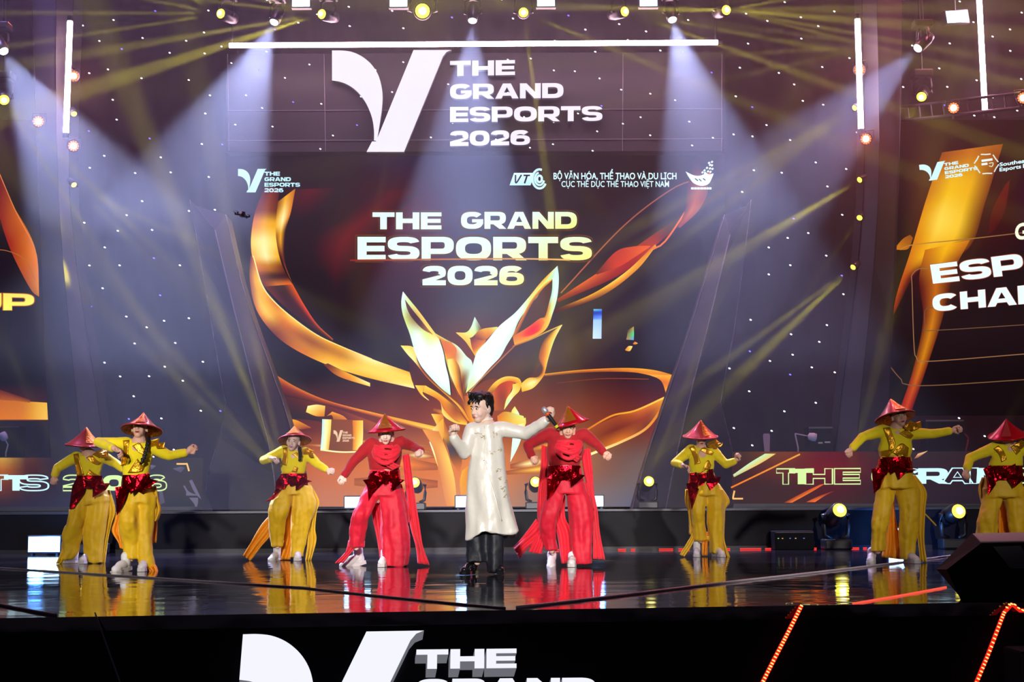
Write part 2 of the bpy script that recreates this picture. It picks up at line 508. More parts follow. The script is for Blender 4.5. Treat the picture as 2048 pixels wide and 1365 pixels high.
# stars of the star cloth: tiny LEDs, cool white and blue
rnd = random.Random(11)
M_STAR = emit('star_white', (.9, .92, 1, 1), 3.0, False)
M_STARB = emit('star_blue', (.12, .10, 1, 1), 3.0, False)
pts = []
def star_ok(p, dmin):
    return all((p[0] - q[0]) ** 2 + (p[1] - q[1]) ** 2 > dmin * dmin for q in pts)
bmw, bmb = bmesh.new(), bmesh.new()
tries = 0
while len(pts) < 330 and tries < 20000:
    tries += 1
    px, py = rnd.uniform(60, 2048), rnd.uniform(-40, 940)
    left = 130 + py * .06 < px < 455 and py > 40
    top = py < 320
    right = 1445 < px < 1722 - py * .05
    low = (40 < px < 480 or 1450 < px < 1980) and py > 700
    if not (left or top or right or low) or not star_ok((px, py), 36): continue
    pts.append((px, py))
    head = 455 < px < 1447 and 112 < py < 306
    p = at(px, py, Y_LED - .345 if head else Y_BACK - .13)
    s = .014 if not head else .011
    B = bmb if rnd.random() < .13 else bmw
    ell(B, p, (s * 1.7, s * .8, s), Matrix.Translation(p) @ Matrix.Rotation(R(25), 4, 'Y') @ Matrix.Translation(-p), 8, 6)
me_parent = cloth
tag(obj('led_star', bmw, M_STAR, cloth), 'cool white pin lights of the star cloth', kind='stuff')
tag(obj('led_star', bmb, M_STARB, cloth), 'blue pin lights of the star cloth', kind='stuff')
# ================================================================ LED screens and their pictures
H_IN = (.050, .040, .058)          # what the lit haze adds in front of the screens
T_IN = .78                         # what it lets through
def scr(c):
    return tuple(max(0.0, (lin(c[i]) - H_IN[i])) / T_IN for i in range(3)) + (1.0,)
def pic_material(name, k=1.0):
    m = bpy.data.materials.new(name); m.use_nodes = True
    nt = m.node_tree; nt.nodes.clear()
    a = nt.nodes.new('ShaderNodeVertexColor'); a.layer_name = 'Col'
    e = nt.nodes.new('ShaderNodeEmission'); o = nt.nodes.new('ShaderNodeOutputMaterial')
    e.inputs[1].default_value = k
    nt.links.new(a.outputs[0], e.inputs[0]); nt.links.new(e.outputs[0], o.inputs[0])
    m.cycles.emission_sampling = 'NONE'
    return m
M_PIC = pic_material('led_picture')
M_PICT = pic_material('led_lettering', 1.0)
class Pic:                         # a picture shown by a screen, drawn as coloured patches on its plane
    def __init__(s, plane):
        s.plane, s.bm, s.n = plane, bmesh.new(), 0
        s.col = s.bm.loops.layers.float_color.new('Col')
    def pl(s, px, py): return s.plane(px, py, .004 + .0008 * s.n)
    def grid(s, P, C):             # P[i][j] pixel points, C[i][j] colours
        V = [[s.bm.verts.new(s.pl(*p)) for p in row] for row in P]
        for i in range(len(P) - 1):
            for j in range(len(P[0]) - 1):
                f = s.bm.faces.new((V[i][j], V[i + 1][j], V[i + 1][j + 1], V[i][j + 1]))
                for l, (a, b) in zip(f.loops, ((i, j), (i + 1, j), (i + 1, j + 1), (i, j + 1))):
                    l[s.col] = C[a][b]
        s.n += 1
    def field(s, xs, ys, cols, nx=40, ny=28):
        P, C = [], []
        def pick(a, t):
            for i in range(len(a) - 1):
                if t <= a[i + 1] or i == len(a) - 2:
                    k = (t - a[i]) / (a[i + 1] - a[i]); return i, k * k * (3 - 2 * k)
        for iy in range(ny + 1):
            y = ys[0] + (ys[-1] - ys[0]) * iy / ny; b, v = pick(ys, y); pr, cr = [], []
            for ix in range(nx + 1):
                x = xs[0] + (xs[-1] - xs[0]) * ix / nx; a, u = pick(xs, x)
                c = [(cols[b][a][k] * (1 - u) + cols[b][a + 1][k] * u) * (1 - v) + (cols[b + 1][a][k] * (1 - u) + cols[b + 1][a + 1][k] * u) * v for k in range(3)]
                pr.append((x, y)); cr.append(scr(c))
            P.append(pr); C.append(cr)
        s.grid(P, C)
    def rib(s, A, B, stops, n=36, m=8):     # a band between two edges; stops = [(t, [colours from A to B])]
        A = catmull([(*p, 0) for p in A], n); B = catmull([(*p, 0) for p in B], n)
        P, C = [], []
        for i in range(n):
            t = i / (n - 1)
            for k in range(len(stops) - 1):
                if t <= stops[k + 1][0] or k == len(stops) - 2: break
            (t0, c0), (t1, c1) = stops[k], stops[min(k + 1, len(stops) - 1)]
            w = 0 if t1 == t0 else min(max((t - t0) / (t1 - t0), 0), 1); w = w * w * (3 - 2 * w)
            def row(c, u):
                x = u * (len(c) - 1); q = min(int(x), len(c) - 2) if len(c) > 1 else 0
                if len(c) == 1: return c[0]
                return [c[q][z] * (1 - x + q) + c[q + 1][z] * (x - q) for z in range(3)]
            pr, cr = [], []
            for j in range(m + 1):
                u = j / m
                a, b_ = row(c0, u), row(c1, u)
                p = A[i] * (1 - u) + B[i] * u
                pr.append((p.x, p.y)); cr.append(scr([a[z] * (1 - w) + b_[z] * w for z in range(3)]))
            P.append(pr); C.append(cr)
        s.grid(P, C)
    def line(s, pts, w, c):        # a thin drawn line
        P = catmull([(*p, 0) for p in pts], max(12, len(pts) * 6))
        A, B = [], []
        for i, p in enumerate(P):
            d = (P[min(i + 1, len(P) - 1)] - P[max(i - 1, 0)]).normalized()
            A.append((p.x - d.y * w / 2, p.y + d.x * w / 2)); B.append((p.x + d.y * w / 2, p.y - d.x * w / 2))
        C = scr(c) if not isinstance(c, list) else None
        if C: s.grid([[a, b] for a, b in zip(A, B)], [[C, C]] * len(A))
        else:
            cc = [scr([c[0][z] * (1 - i / (len(P) - 1)) + c[1][z] * i / (len(P) - 1) for z in range(3)]) for i in range(len(P))]
            s.grid([[a, b] for a, b in zip(A, B)], [[k, k] for k in cc])
    def done(s, name, parent):
        return obj(name, s.bm, M_PIC, parent)

# ---------------------------------------------------------------- middle screen
def led(px, py, out=0.0): return at(px, py, Y_LED - out)
screen = empty('led_screen', at(950, 1012, Y_LED + .1), 'large middle LED screen showing a golden trophy and swirling ribbons', 'screen')
bm = bmesh.new()
q = [led(452, 306, -.01), led(1450, 306, -.01), led(1450, 1014, -.01), led(452, 1014, -.01)]
prism(bm, q, (0, .15, 0)); obj('panel', bm, M_PLAST, screen)
P = Pic(led)
P.field([452, 650, 800, 950, 1120, 1300, 1450], [306, 450, 600, 720, 850, 930, 1014], [
    [(58, 50, 66), (64, 52, 66), (66, 58, 78), (70, 66, 88), (64, 56, 70), (60, 50, 62), (66, 54, 68)],
    [(60, 52, 66), (66, 48, 58), (92, 44, 54), (84, 84, 108), (70, 62, 75), (66, 54, 62), (62, 50, 60)],
    [(54, 48, 58), (64, 52, 56), (74, 50, 56), (84, 80, 92), (76, 68, 74), (64, 52, 56), (60, 48, 55)],
    [(50, 45, 52), (54, 47, 52), (62, 50, 54), (120, 68, 62), (80, 62, 62), (60, 50, 52), (52, 45, 52)],
    [(50, 45, 52), (110, 62, 52), (130, 70, 55), (150, 80, 60), (140, 78, 62), (120, 64, 56), (60, 50, 58)],
    [(60, 50, 60), (196, 108, 78), (205, 112, 70), (220, 130, 80), (165, 104, 84), (110, 92, 100), (80, 68, 80)],
    [(70, 60, 72), (188, 120, 100), (200, 125, 90), (205, 135, 100), (130, 112, 118), (106, 104, 126), (95, 90, 110)]])
s5 = .43945
def c5(*pts): return [(480 + x * s5, 380 + y * s5) for x, y in pts]
def c4(*pts): return [(780 + x * .24907, 520 + y * .24907) for x, y in pts]
DK, BR, OR, GO, YE, PA = (78, 56, 54), (120, 66, 42), (214, 118, 44), (236, 170, 66), (250, 208, 100), (252, 236, 170)
MI, WM, YG = (216, 250, 226), (236, 255, 246), (214, 232, 130)
# dark red smoke behind the title
P.rib(c5((600, 0), (470, 120), (340, 220), (330, 330), (420, 450)), c5((830, 0), (640, 180), (560, 330), (500, 420), (440, 460)),
      [(0, [(70, 52, 62), (96, 40, 50), (74, 60, 74)]), (.5, [(66, 48, 56), (112, 38, 48), (76, 58, 70)]), (1, [(56, 48, 54), (70, 46, 50), (60, 50, 56)])])
P.rib(c5((200, 0), (190, 100), (210, 200)), c5((440, -10), (390, 60), (350, 160)), [(0, [(66, 46, 50), (100, 44, 40), (70, 55, 66)]), (1, [(58, 46, 52), (62, 48, 54)])])
# big left ribbon
P.rib(c5((165, 60), (162, 230), (190, 320), (240, 430)), c5((252, -6), (232, 100), (205, 200), (205, 330), (240, 432)),
      [(0, [BR, GO, (190, 110, 60)]), (.25, [GO, PA, OR]), (.45, [BR, GO, DK]), (.7, [DK, BR, DK]), (1, [OR, OR, OR])])
P.rib(c5((112, -12), (75, 80), (55, 170), (50, 260), (66, 350), (110, 440)), c5((182, -8), (166, 110), (163, 200), (176, 290), (203, 370), (240, 432)),
      [(0, [(96, 54, 44), (130, 66, 44), (96, 56, 48)]), (.22, [BR, (150, 84, 44), (110, 66, 44)]), (.36, [OR, GO, GO]), (.55, [YE, PA, YE]), (.68, [GO, PA, GO]), (.8, [OR, (190, 120, 56), BR]), (.9, [BR, DK, DK]), (1, [BR, OR, (230, 110, 30)])])
P.rib(c5((112, 440), (190, 520), (290, 600), (420, 690)), c5((240, 430), (290, 520), (350, 610), (424, 680)), [(0, [BR, DK, DK, (226, 96, 30)]), (.5, [DK, DK, (90, 54, 46), (230, 84, 26)]), (1, [DK, BR, OR])])
P.rib(c5((48, 300), (44, 410), (72, 540), (140, 640), (230, 715), (380, 790), (560, 850), (795, 905)), c5((62, 310), (102, 430), (158, 510), (250, 590), (350, 660), (450, 708), (600, 770), (772, 830)),
      [(0, [BR, OR]), (.12, [(150, 84, 40), GO, YE]), (.26, [OR, YE, GO, OR]), (.36, [BR, (170, 100, 50), OR, YE]), (.5, [OR, (200, 130, 62), (150, 84, 50), GO]), (.64, [YE, GO, (190, 120, 56), GO]), (.8, [GO, YE, YE, PA]), (1, [PA, YE, YE, GO])])
P.rib(c5((380, 796), (450, 850), (592, 896)), c5((400, 790), (500, 838), (592, 880)), [(0, [BR, BR]), (.5, [OR, GO]), (1, [YE, PA])])
P.line(c5((60, 300), (100, 432), (158, 511), (250, 591), (350, 661), (450, 709), (600, 771)), 2.2, [(255, 230, 160), (255, 220, 130)])
# lower left bands
P.rib(c5((150, 834), (260, 900), (400, 960), (600, 1012), (900, 1080)), c5((190, 930), (300, 955), (450, 990), (620, 1034), (900, 1110)),
      [(0, [OR, (130, 62, 38), (90, 52, 46)]), (.35, [(226, 132, 60), (170, 84, 44), (120, 62, 46)]), (.6, [GO, OR, (140, 70, 46)]), (1, [GO, YE, (170, 90, 60)])])
P.rib(c5((185, 935), (300, 960), (450, 1000), (640, 1070)), c5((230, 1040), (330, 1050), (480, 1080), (640, 1130)), [(0, [(90, 54, 48), (64, 50, 54)]), (.5, [(120, 62, 48), (74, 54, 54)]), (1, [(170, 90, 60), (140, 80, 62)])])
P.rib(c5((308, 984), (350, 978), (388, 984)), c5((300, 1012), (345, 1030), (384, 1032)), [(0, [PA, YE]), (1, [(236, 200, 110), OR])])
P.rib(c5((216, 1042), (260, 1050), (322, 1082)), c5((226, 1076), (270, 1090), (322, 1086)), [(0, [GO, OR]), (1, [OR, BR])])
P.rib(c5((395, 1030), (420, 1030), (430, 1090)), c5((420, 1010), (470, 1030), (500, 1060)), [(0, [OR, GO]), (1, [BR, OR])])
# floor streaks of light
for (x0, y0, x1, y1, w, c) in ((560, 1140, 900, 1200, 5, YE), (400, 1135, 900, 1168, 3, GO), (740, 1206, 890, 1214, 7, PA), (600, 1236, 900, 1262, 14, (236, 130, 70)), (300, 1160, 560, 1180, 4, PA),
                               (1230, 1260, 1420, 1230, 10, PA), (1200, 1290, 1560, 1250, 8, YE), (1580, 1195, 1800, 1100, 8, YE), (1300, 1190, 1500, 1140, 6, GO), (520, 1330, 900, 1340, 16, (230, 150, 110)), (880, 1000, 1000, 1040, 6, GO)):
    P.rib(c5((x0, y0 - w), ((x0 + x1) / 2, (y0 + y1) / 2 - w * 2), (x1, y1 - w)), c5((x0, y0 + w), ((x0 + x1) / 2, (y0 + y1) / 2 + w * 2), (x1, y1 + w)), [(0, [(150, 84, 62), (170, 96, 70), (160, 90, 66)]), (.5, [(190, 106, 66), c, (190, 106, 66)]), (1, [(150, 84, 62), (180, 100, 70), (160, 90, 66)])], 20, 6)
# glass block with the small mark
P.rib(c5((374, 1044), (470, 1046), (560, 1050)), c5((366, 1182), (460, 1190), (554, 1192)), [(0, [(126, 78, 66), (120, 74, 64)]), (1, [(150, 80, 56), (140, 84, 66)])])
P.rib(c5((374, 1044), (372, 1110), (366, 1182)), c5((416, 1046), (412, 1110), (404, 1184)), [(0, [(180, 225, 235), PA, YE]), (1, [(196, 236, 236), (240, 236, 180), GO])])
P.rib(c5((512, 1050), (514, 1120), (512, 1186)), c5((560, 1050), (560, 1120), (554, 1188)), [(0, [OR, GO, YE]), (1, [OR, YE, PA])])
P.line(c5((366, 1184), (460, 1194), (556, 1192)), 3, PA)
# right streaks
P.line(c5((2080, -50), (1960, 0), (1740, 170), (1460, 470)), 2.5, [(150, 92, 78), (190, 110, 84)])
P.rib(c5((2200, -20), (2050, 90), (1900, 190), (1700, 330), (1440, 500)), c5((2200, 10), (2060, 120), (1930, 220), (1740, 380), (1450, 512)), [(0, [(70, 54, 62), (72, 54, 62)]), (.3, [(74, 52, 58), (80, 52, 56)]), (.48, [(160, 64, 46), (190, 72, 40)]), (.62, [(200, 70, 34), (150, 60, 40)]), (.85, [(220, 110, 60), (140, 64, 46)]), (1, [(160, 76, 50), (120, 60, 50)])])
P.rib(c5((1620, 380), (1710, 282), (1790, 258), (1866, 254)), c5((1624, 386), (1725, 350), (1800, 304), (1868, 258)), [(0, [(120, 58, 50)]), (.4, [(186, 66, 40), (206, 76, 36)]), (1, [(226, 96, 44), (230, 110, 50)])])
P.rib(c5((1890, 246), (1760, 370), (1610, 470), (1430, 546)), c5((1894, 256), (1800, 370), (1640, 486), (1430, 562)), [(0, [OR, GO]), (.4, [YE, OR]), (.7, [GO, BR]), (1, [(96, 58, 54), (90, 56, 54)])])
P.line(c5((2140, -80), (1950, 215), (1880, 270)), 3.5, [(214, 90, 50), (236, 120, 60)])
P.rib([(1386, 326), (1374, 380), (1370, 420), (1356, 454)], [(1398, 326), (1416, 376), (1398, 420), (1360, 456)], [(0, [(72, 56, 64)]), (.35, [(84, 54, 60), (150, 76, 62), (120, 66, 62)]), (.7, [(90, 54, 56), (184, 92, 62), (150, 76, 56)]), (1, [(150, 66, 50)])])
# right loop
P.rib(c5((1385, 838), (1550, 820), (1750, 811), (1880, 820), (1982, 846)), c5((1385, 850), (1550, 833), (1700, 828), (1800, 832), (1880, 848)), [(0, [GO, BR]), (.5, [(236, 150, 72), (160, 84, 48)]), (.8, [GO, OR]), (1, [OR, (240, 160, 80)])])
P.rib(c5((1982, 844), (1972, 890), (1950, 936)), c5((1860, 842), (1916, 870), (1942, 938)), [(0, [GO, (244, 170, 84)]), (.5, [(236, 128, 52), OR]), (1, [YE, GO])])
P.rib(c5((1956, 930), (1850, 985), (1720, 1030), (1560, 1100)), c5((1930, 970), (1860, 1070), (1760, 1130), (1580, 1200)), [(0, [GO, OR]), (.3, [OR, (150, 70, 48), BR]), (.65, [(160, 84, 58), (124, 64, 54), OR]), (1, [(150, 84, 66), (150, 80, 64)])])
P.line(c5((1948, 938), (1800, 1005), (1690, 1030), (1560, 1104)), 3.5, [YE, OR])
P.line(c5((1930, 980), (1850, 1085), (1730, 1150), (1590, 1206)), 5, [OR, PA])
P.line(c5((1440, 880), (1650, 860), (1860, 862)), 1.6, [(130, 70, 58), (150, 84, 62)])
# small floating fragments
P.rib(c5((1609, 543), (1607, 600), (1605, 678)), c5((1647, 543), (1646, 600), (1645, 678)), [(0, [(120, 210, 235), (90, 160, 230)]), (.12, [(50, 70, 170), (60, 80, 200)]), (.3, [(90, 130, 230), (110, 150, 240)]), (.4, [(170, 205, 250), (160, 200, 250)]), (1, [(200, 225, 250), (190, 215, 245)])])
P.rib(c5((1764, 640), (1762, 660), (1758, 682)), c5((1792, 622), (1793, 655), (1792, 684)), [(0, [(90, 70, 66), (190, 160, 90)]), (.6, [(140, 120, 80), (90, 220, 150)]), (1, [(190, 140, 70), (110, 160, 240)])])
P.rib(c5((1752, 728), (1768, 712), (1786, 712)), c5((1756, 732), (1774, 734), (1786, 716)), [(0, [OR, GO]), (1, [PA, YE])])
P.rib(c5((1788, 700), (1798, 692), (1810, 698)), c5((1788, 702), (1798, 704), (1810, 700)), [(0, [OR]), (1, [GO])])
# the trophy
P.rib(c4((150, 780), (160, 900), (200, 1010), (330, 1060), (500, 1200)), c4((210, 830), (290, 940), (370, 1030), (470, 1110), (590, 1230)), [(0, [DK, (96, 62, 52)]), (.5, [(110, 66, 48), (90, 62, 54)]), (1, [OR, (150, 84, 48)])])
P.rib(c4((85, 690), (140, 760), (205, 830), (300, 950), (420, 1060), (540, 1170), (620, 1290)), c4((88, 688), (190, 705), (226, 826), (330, 960), (470, 1085), (580, 1190), (640, 1300)), [(0, [YG, YE]), (.2, [PA, YE]), (.35, [OR, BR]), (.6, [GO, BR]), (.8, [YE, OR]), (1, [OR, GO])])
P.rib(c4((200, 1008), (250, 1085), (312, 1132)), c4((285, 1010), (262, 1070), (312, 1128)), [(0, [YE, GO]), (.5, [GO, YE]), (1, [PA, PA])])
P.rib(c4((285, 1010), (400, 1080), (520, 1180), (620, 1300)), c4((262, 1060), (390, 1130), (480, 1260), (620, 1330)), [(0, [YE, GO]), (.4, [GO, OR]), (.7, [(150, 80, 46), OR]), (1, [OR, YE])])
P.rib(c4((400, 1130), (440, 1210), (520, 1290), (620, 1320)), c4((410, 1160), (430, 1250), (520, 1310), (620, 1330)), [(0, [GO, PA]), (1, [YE, GO])])
P.rib(c4((560, 1100), (600, 1200), (640, 1320), (660, 1500)), c4((700, 1080), (720, 1200), (720, 1330), (720, 1500)), [(0, [BR, OR, GO]), (.4, [OR, GO, BR]), (1, [GO, OR, BR])])
P.rib(c4((103, 255), (90, 340), (100, 430), (130, 520), (160, 600), (200, 740), (245, 845), (330, 950), (420, 1040), (482, 1088)), c4((105, 255), (150, 312), (230, 410), (330, 545), (395, 640), (430, 740), (450, 850), (475, 960), (488, 1086)),
      [(0, [WM, WM]), (.1, [MI, MI, YG]), (.25, [YG, (150, 120, 70), YE]), (.42, [MI, WM, YG, YE]), (.6, [WM, WM, WM]), (.85, [MI, WM, WM]), (1, [(190, 210, 190), MI])])
P.rib(c4((120, 322), (140, 400), (180, 470), (260, 555), (345, 602)), c4((122, 320), (180, 400), (245, 480), (300, 550), (345, 600)), [(0, [(110, 76, 60), BR]), (.5, [(84, 58, 56), (80, 58, 56)]), (1, [(150, 96, 60), OR])])
P.rib(c4((345, 585), (410, 660), (440, 770), (470, 880), (500, 1000), (535, 1090)), c4((345, 580), (450, 640), (540, 690), (610, 770), (662, 845), (608, 1070)), [(0, [YE, YG]), (.2, [OR, (220, 120, 50), YG]), (.42, [GO, (210, 100, 40), MI]), (.6, [YG, GO, MI, MI]), (.85, [(96, 62, 50), OR, BR, MI]), (1, [BR, OR, DK])])
P.rib(c4((440, 650), (428, 700), (462, 790)), c4((490, 660), (535, 720), (520, 785)), [(0, [OR, (226, 140, 56)]), (.5, [(220, 110, 40), (226, 120, 44)]), (1, [(232, 150, 60), OR])])
P.rib(c4((460, 800), (480, 900), (520, 1010), (590, 1140)), c4((520, 790), (560, 870), (575, 980), (600, 1140)), [(0, [YG, YE, OR]), (.4, [PA, GO, BR]), (.7, [GO, OR, DK]), (1, [OR, BR])])
P.line(c4((400, 640), (432, 740), (452, 850), (478, 960), (492, 1086)), 2.2, [(90, 80, 60), (60, 60, 60)])
P.rib(c4((664, 846), (700, 740), (780, 650), (880, 530), (1000, 430), (1100, 318), (1225, 165), (1345, 48)), c4((608, 1072), (700, 985), (800, 870), (885, 780), (935, 690), (990, 600), (1060, 450), (1306, 150)),
      [(0, [MI, MI, YG]), (.15, [WM, WM, WM]), (.4, [WM, WM, MI]), (.6, [MI, WM, (190, 210, 190)]), (.75, [YE, YG, MI]), (.88, [GO, YG, YE]), (1, [MI, (170, 230, 190)])])
P.rib(c4((1306, 150), (1230, 205), (1130, 330), (1060, 460), (985, 610)), c4((1306, 160), (1250, 215), (1155, 330), (1080, 470), (1020, 600)), [(0, [YE, OR]), (.4, [GO, (160, 80, 44)]), (1, [OR, (140, 80, 60)])])
P.rib(c4((1300, 170), (1230, 230), (1150, 350), (1075, 490), (1030, 590)), c4((1302, 180), (1295, 250), (1275, 350), (1245, 450), (1100, 545)), [(0, [(96, 70, 60), (96, 70, 60)]), (1, [(86, 66, 66), (90, 66, 62)])])
P.rib(c4((1345, 48), (1356, 150), (1345, 290), (1310, 420), (1250, 560), (1120, 640), (1000, 690)), c4((1305, 150), (1300, 250), (1276, 350), (1245, 455), (1205, 470), (1110, 540), (985, 615)),
      [(0, [(200, 240, 236), MI]), (.25, [(206, 236, 236), (226, 250, 240), (170, 220, 200)]), (.42, [MI, YG, OR]), (.58, [YE, GO, OR]), (.75, [GO, (240, 110, 40), OR]), (1, [GO, OR])])
P.rib(c4((1020, 612), (1110, 545), (1205, 475), (1242, 500)), c4((1020, 618), (1110, 614), (1200, 570), (1242, 504)), [(0, [(236, 120, 40), (236, 120, 40)]), (.5, [(244, 90, 30), (236, 44, 24), (240, 70, 30)]), (1, [(246, 130, 40), (246, 140, 50)])])
P.rib(c4((530, 583), (610, 582), (650, 540), (680, 458)), c4((532, 590), (625, 630), (690, 600), (738, 556)), [(0, [YE, GO]), (.4, [YG, YE]), (.7, [MI, YG]), (1, [MI, (110, 90, 70)])])
P.rib(c4((532, 588), (600, 650), (650, 720), (684, 775)), c4((560, 588), (640, 632), (672, 700), (688, 772)), [(0, [YE, YE]), (1, [GO, YE])])
P.rib(c4((645, 640), (655, 700), (684, 772)), c4((705, 575), (770, 640), (700, 740)), [(0, [BR, BR]), (.5, [(190, 90, 50), (220, 130, 60)]), (1, [GO, YE])])
P.rib(c4((680, 600), (740, 556), (860, 538)), c4((700, 640), (770, 640), (866, 545)), [(0, [(190, 96, 50), BR]), (.5, [GO, OR]), (1, [YG, YE])])
P.rib(c4((1000, 690), (1130, 640), (1250, 585), (1382, 524)), c4((620, 1080), (800, 960), (1060, 990), (1240, 800)), [(0, [(84, 66, 66), (96, 64, 58)]), (.4, [(80, 72, 80), (100, 66, 60)]), (.7, [(76, 70, 76), (84, 64, 62)]), (1, [(80, 66, 64), (110, 70, 50)])], m=10)
P.line(c4((1000, 692), (900, 790), (800, 890), (700, 990), (620, 1085)), 2.6, [(170, 110, 76), (200, 140, 100)])
P.line(c4((985, 695), (1130, 640), (1250, 583), (1382, 524)), 2.4, [(190, 110, 60), (226, 190, 110)])
P.rib(c4((1384, 522), (1322, 640), (1275, 780), (1245, 900), (1222, 950), (1150, 1030), (1060, 1062)), c4((1360, 535), (1240, 640), (1195, 780), (1225, 870), (1190, 940), (1110, 950), (1048, 1000)), [(0, [PA, YE]), (.2, [YG, GO, BR]), (.45, [YE, OR, (150, 80, 50)]), (.65, [GO, OR, BR]), (.85, [YE, PA, GO]), (1, [GO, YE])])
P.rib(c4((760, 1085), (840, 985), (930, 938), (1030, 950), (1062, 1000)), c4((810, 1100), (870, 1010), (940, 975), (1000, 985), (1040, 1020)), [(0, [OR, BR]), (.4, [YE, GO]), (.8, [YE, OR]), (1, [GO, GO])])
P.rib(c4((800, 1105), (870, 1010), (940, 975), (1000, 985)), c4((820, 1210), (880, 1210), (925, 1200), (950, 1100)), [(0, [OR, (190, 100, 50)]), (.5, [(180, 70, 36), (150, 70, 46), (150, 84, 60)]), (1, [(214, 80, 30), OR])])
P.rib(c4((1055, 985), (1040, 1050), (985, 1110), (918, 1204)), c4((985, 1000), (980, 1050), (935, 1120), (915, 1200)), [(0, [GO, YE]), (.4, [YE, PA]), (.7, [MI, YG]), (1, [YG, YE])])
P.rib(c4((1000, 1178), (975, 1220), (975, 1290)), c4((1004, 1178), (1040, 1250), (1020, 1320)), [(0, [YG, YE]), (.5, [YE, MI]), (1, [GO, YE])])
P.rib(c5((1240, 1130), (1270, 1060), (1300, 1036)), c5((1230, 1240), (1270, 1160), (1302, 1060)), [(0, [MI, MI]), (.5, [WM, MI]), (1, [YG, YE])])
P.rib(c5((1170, 1030), (1210, 1010), (1290, 1030)), c5((1180, 1100), (1230, 1080), (1300, 1060)), [(0, [OR, GO]), (1, [YG, YE])])
# the stem left of the singer and the crossed bars of the pedestal
P.rib(c5((870, 1020), (890, 1060), (940, 1160), (960, 1230), (990, 1280)), c5((925, 1022), (935, 1070), (985, 1160), (1010, 1230), (1000, 1285)), [(0, [YE, OR]), (.35, [GO, (170, 90, 50)]), (.6, [(84, 76, 92), (90, 66, 60)]), (1, [OR, OR])])
P.rib(c5((925, 1040), (880, 1090), (862, 1150)), c5((930, 1100), (912, 1200), (900, 1260)), [(0, [GO, (226, 150, 80)]), (1, [MI, YE])])
P.rib(c5((830, 1090), (880, 1180), (910, 1300), (930, 1400), (940, 1440)), c5((905, 1100), (945, 1200), (975, 1310), (985, 1400), (990, 1440)), [(0, [(230, 150, 84), (210, 124, 72)]), (.4, [(214, 130, 84), YE]), (1, [(220, 140, 96), (236, 170, 100)])])
P.rib(c5((1010, 1280), (1000, 1340), (1010, 1440)), c5((1060, 1240), (1060, 1340), (1070, 1440)), [(0, [GO, OR]), (1, [(226, 140, 90), GO])])
P.done('picture', screen)

def title_grad(u, v):
    k = min(1, max(0, (1 - v) * .45 * (.35 + u) + max(0, u - .5) * .9))
    a, b_ = (222, 255, 255), (240, 232, 110)
    return scr([a[z] * (1 - k * .8) + b_[z] * k * .8 for z in range(3)])
def lplane(out): return lambda px, py: led(px, py, out)
bm = bmesh.new()
def rect(x0, y0, x1, y1): return [(x0, y0), (x1, y0), (x1, y1), (x0, y1)]
bmx = bmesh.new(); bmx.loops.layers.float_color.new('Col')
P2 = Pic(led); P2.n = 118
for s_, r_ in (('THE', (741, 422, 886, 462)), ('GRAND', (919, 421, 1157, 461)), ('ESPORTS', (711, 471, 1187, 524)), ('2026', (841, 529, 1051, 574))):
    dim = lambda u, v: scr((104, 74, 56))
    words(P2.bm, s_, rect(*r_), lplane(.088), grad=dim, outline=.06)
for s_, r_ in (('THE', (745, 425, 883, 459)), ('GRAND', (922, 424, 1154, 458)), ('ESPORTS', (715, 474, 1184, 521)), ('2026', (845, 532, 1048, 571))):
    words(P2.bm, s_, rect(*r_), lplane(.092), grad=(lambda u, v, s_=s_: title_grad(u if s_ != 'THE' else u * .4, v)))
P2.line([(700, 521), (880, 519), (1040, 518), (1140, 520)], 3, [(150, 60, 40), (240, 190, 120)])
obj('title_lettering', P2.bm, M_PICT, screen)
# small logos along the top of the screen
PALE = lambda *a: scr((196, 240, 255))
def lock_up(bm, q, plane, colour, off=.3):   # the mark with its four lines of words, in a pixel quad
    qm = quad_map(q)
    add_parts(bm, v_logo([qm(0, 1), qm(.46, 1), qm(.46, 0), qm(0, 0)]), lambda x, y: plane(x, y), colour=colour)
    for k, (s_, w) in enumerate((('THE', .245), ('GRAND', .42), ('ESPORTS', .565), ('2026', .30))):
        t, b_ = .88 - k * .235, .88 - k * .235 - .17
        words(bm, s_, [qm(.42, t), qm(.42 + w, t), qm(.42 + w, b_), qm(.42, b_)], plane, grad=colour)
P3 = Pic(led); P3.n = 105
lock_up(P3.bm, rect(476, 338, 602, 385), lplane(.085), PALE)
# small lock-up on the glass block of the picture
obj('event_lettering', P3.bm, M_PICT, screen); P3 = Pic(led); P3.n = 105
lock_up(P3.bm, rect(667, 861, 710, 884), lplane(.085), lambda *a: scr((225, 190, 160)))
obj('event_lettering', P3.bm, M_PICT, screen); P3 = Pic(led); P3.n = 105
# broadcaster mark: two slanted tiles and a ring
def tile(x): return [(x + 9, 346), (x + 30, 346), (x + 21, 371), (x, 371)]
for x in (1019, 1040):
    P3.rib([tile(x)[0], tile(x)[1]], [tile(x)[3], tile(x)[2]], [(0, [(225, 248, 255), (190, 236, 255)]), (1, [(225, 248, 255), (190, 236, 255)])], 3, 2)
DKI = (62, 60, 84)
P3.line([(1031, 350), (1032, 366), (1043, 350)], 3, DKI); P3.line([(1047, 351), (1060, 351)], 3, DKI); P3.line([(1054, 352), (1049, 367)], 3.4, DKI)
for r_, w, a0, a1 in ((19, 4.5, 70, 330), (12.5, 4, 100, 345), (6.5, 4.4, 0, 359)):
    P3.line([(1079 + r_ * .74 * math.cos(R(a0 + (a1 - a0) * i / 14)), 358 - r_ * math.sin(R(a0 + (a1 - a0) * i / 14))) for i in range(15)], w, (206, 244, 255))
obj('broadcaster_logo', P3.bm, M_PICT, screen); P3 = Pic(led); P3.n = 105
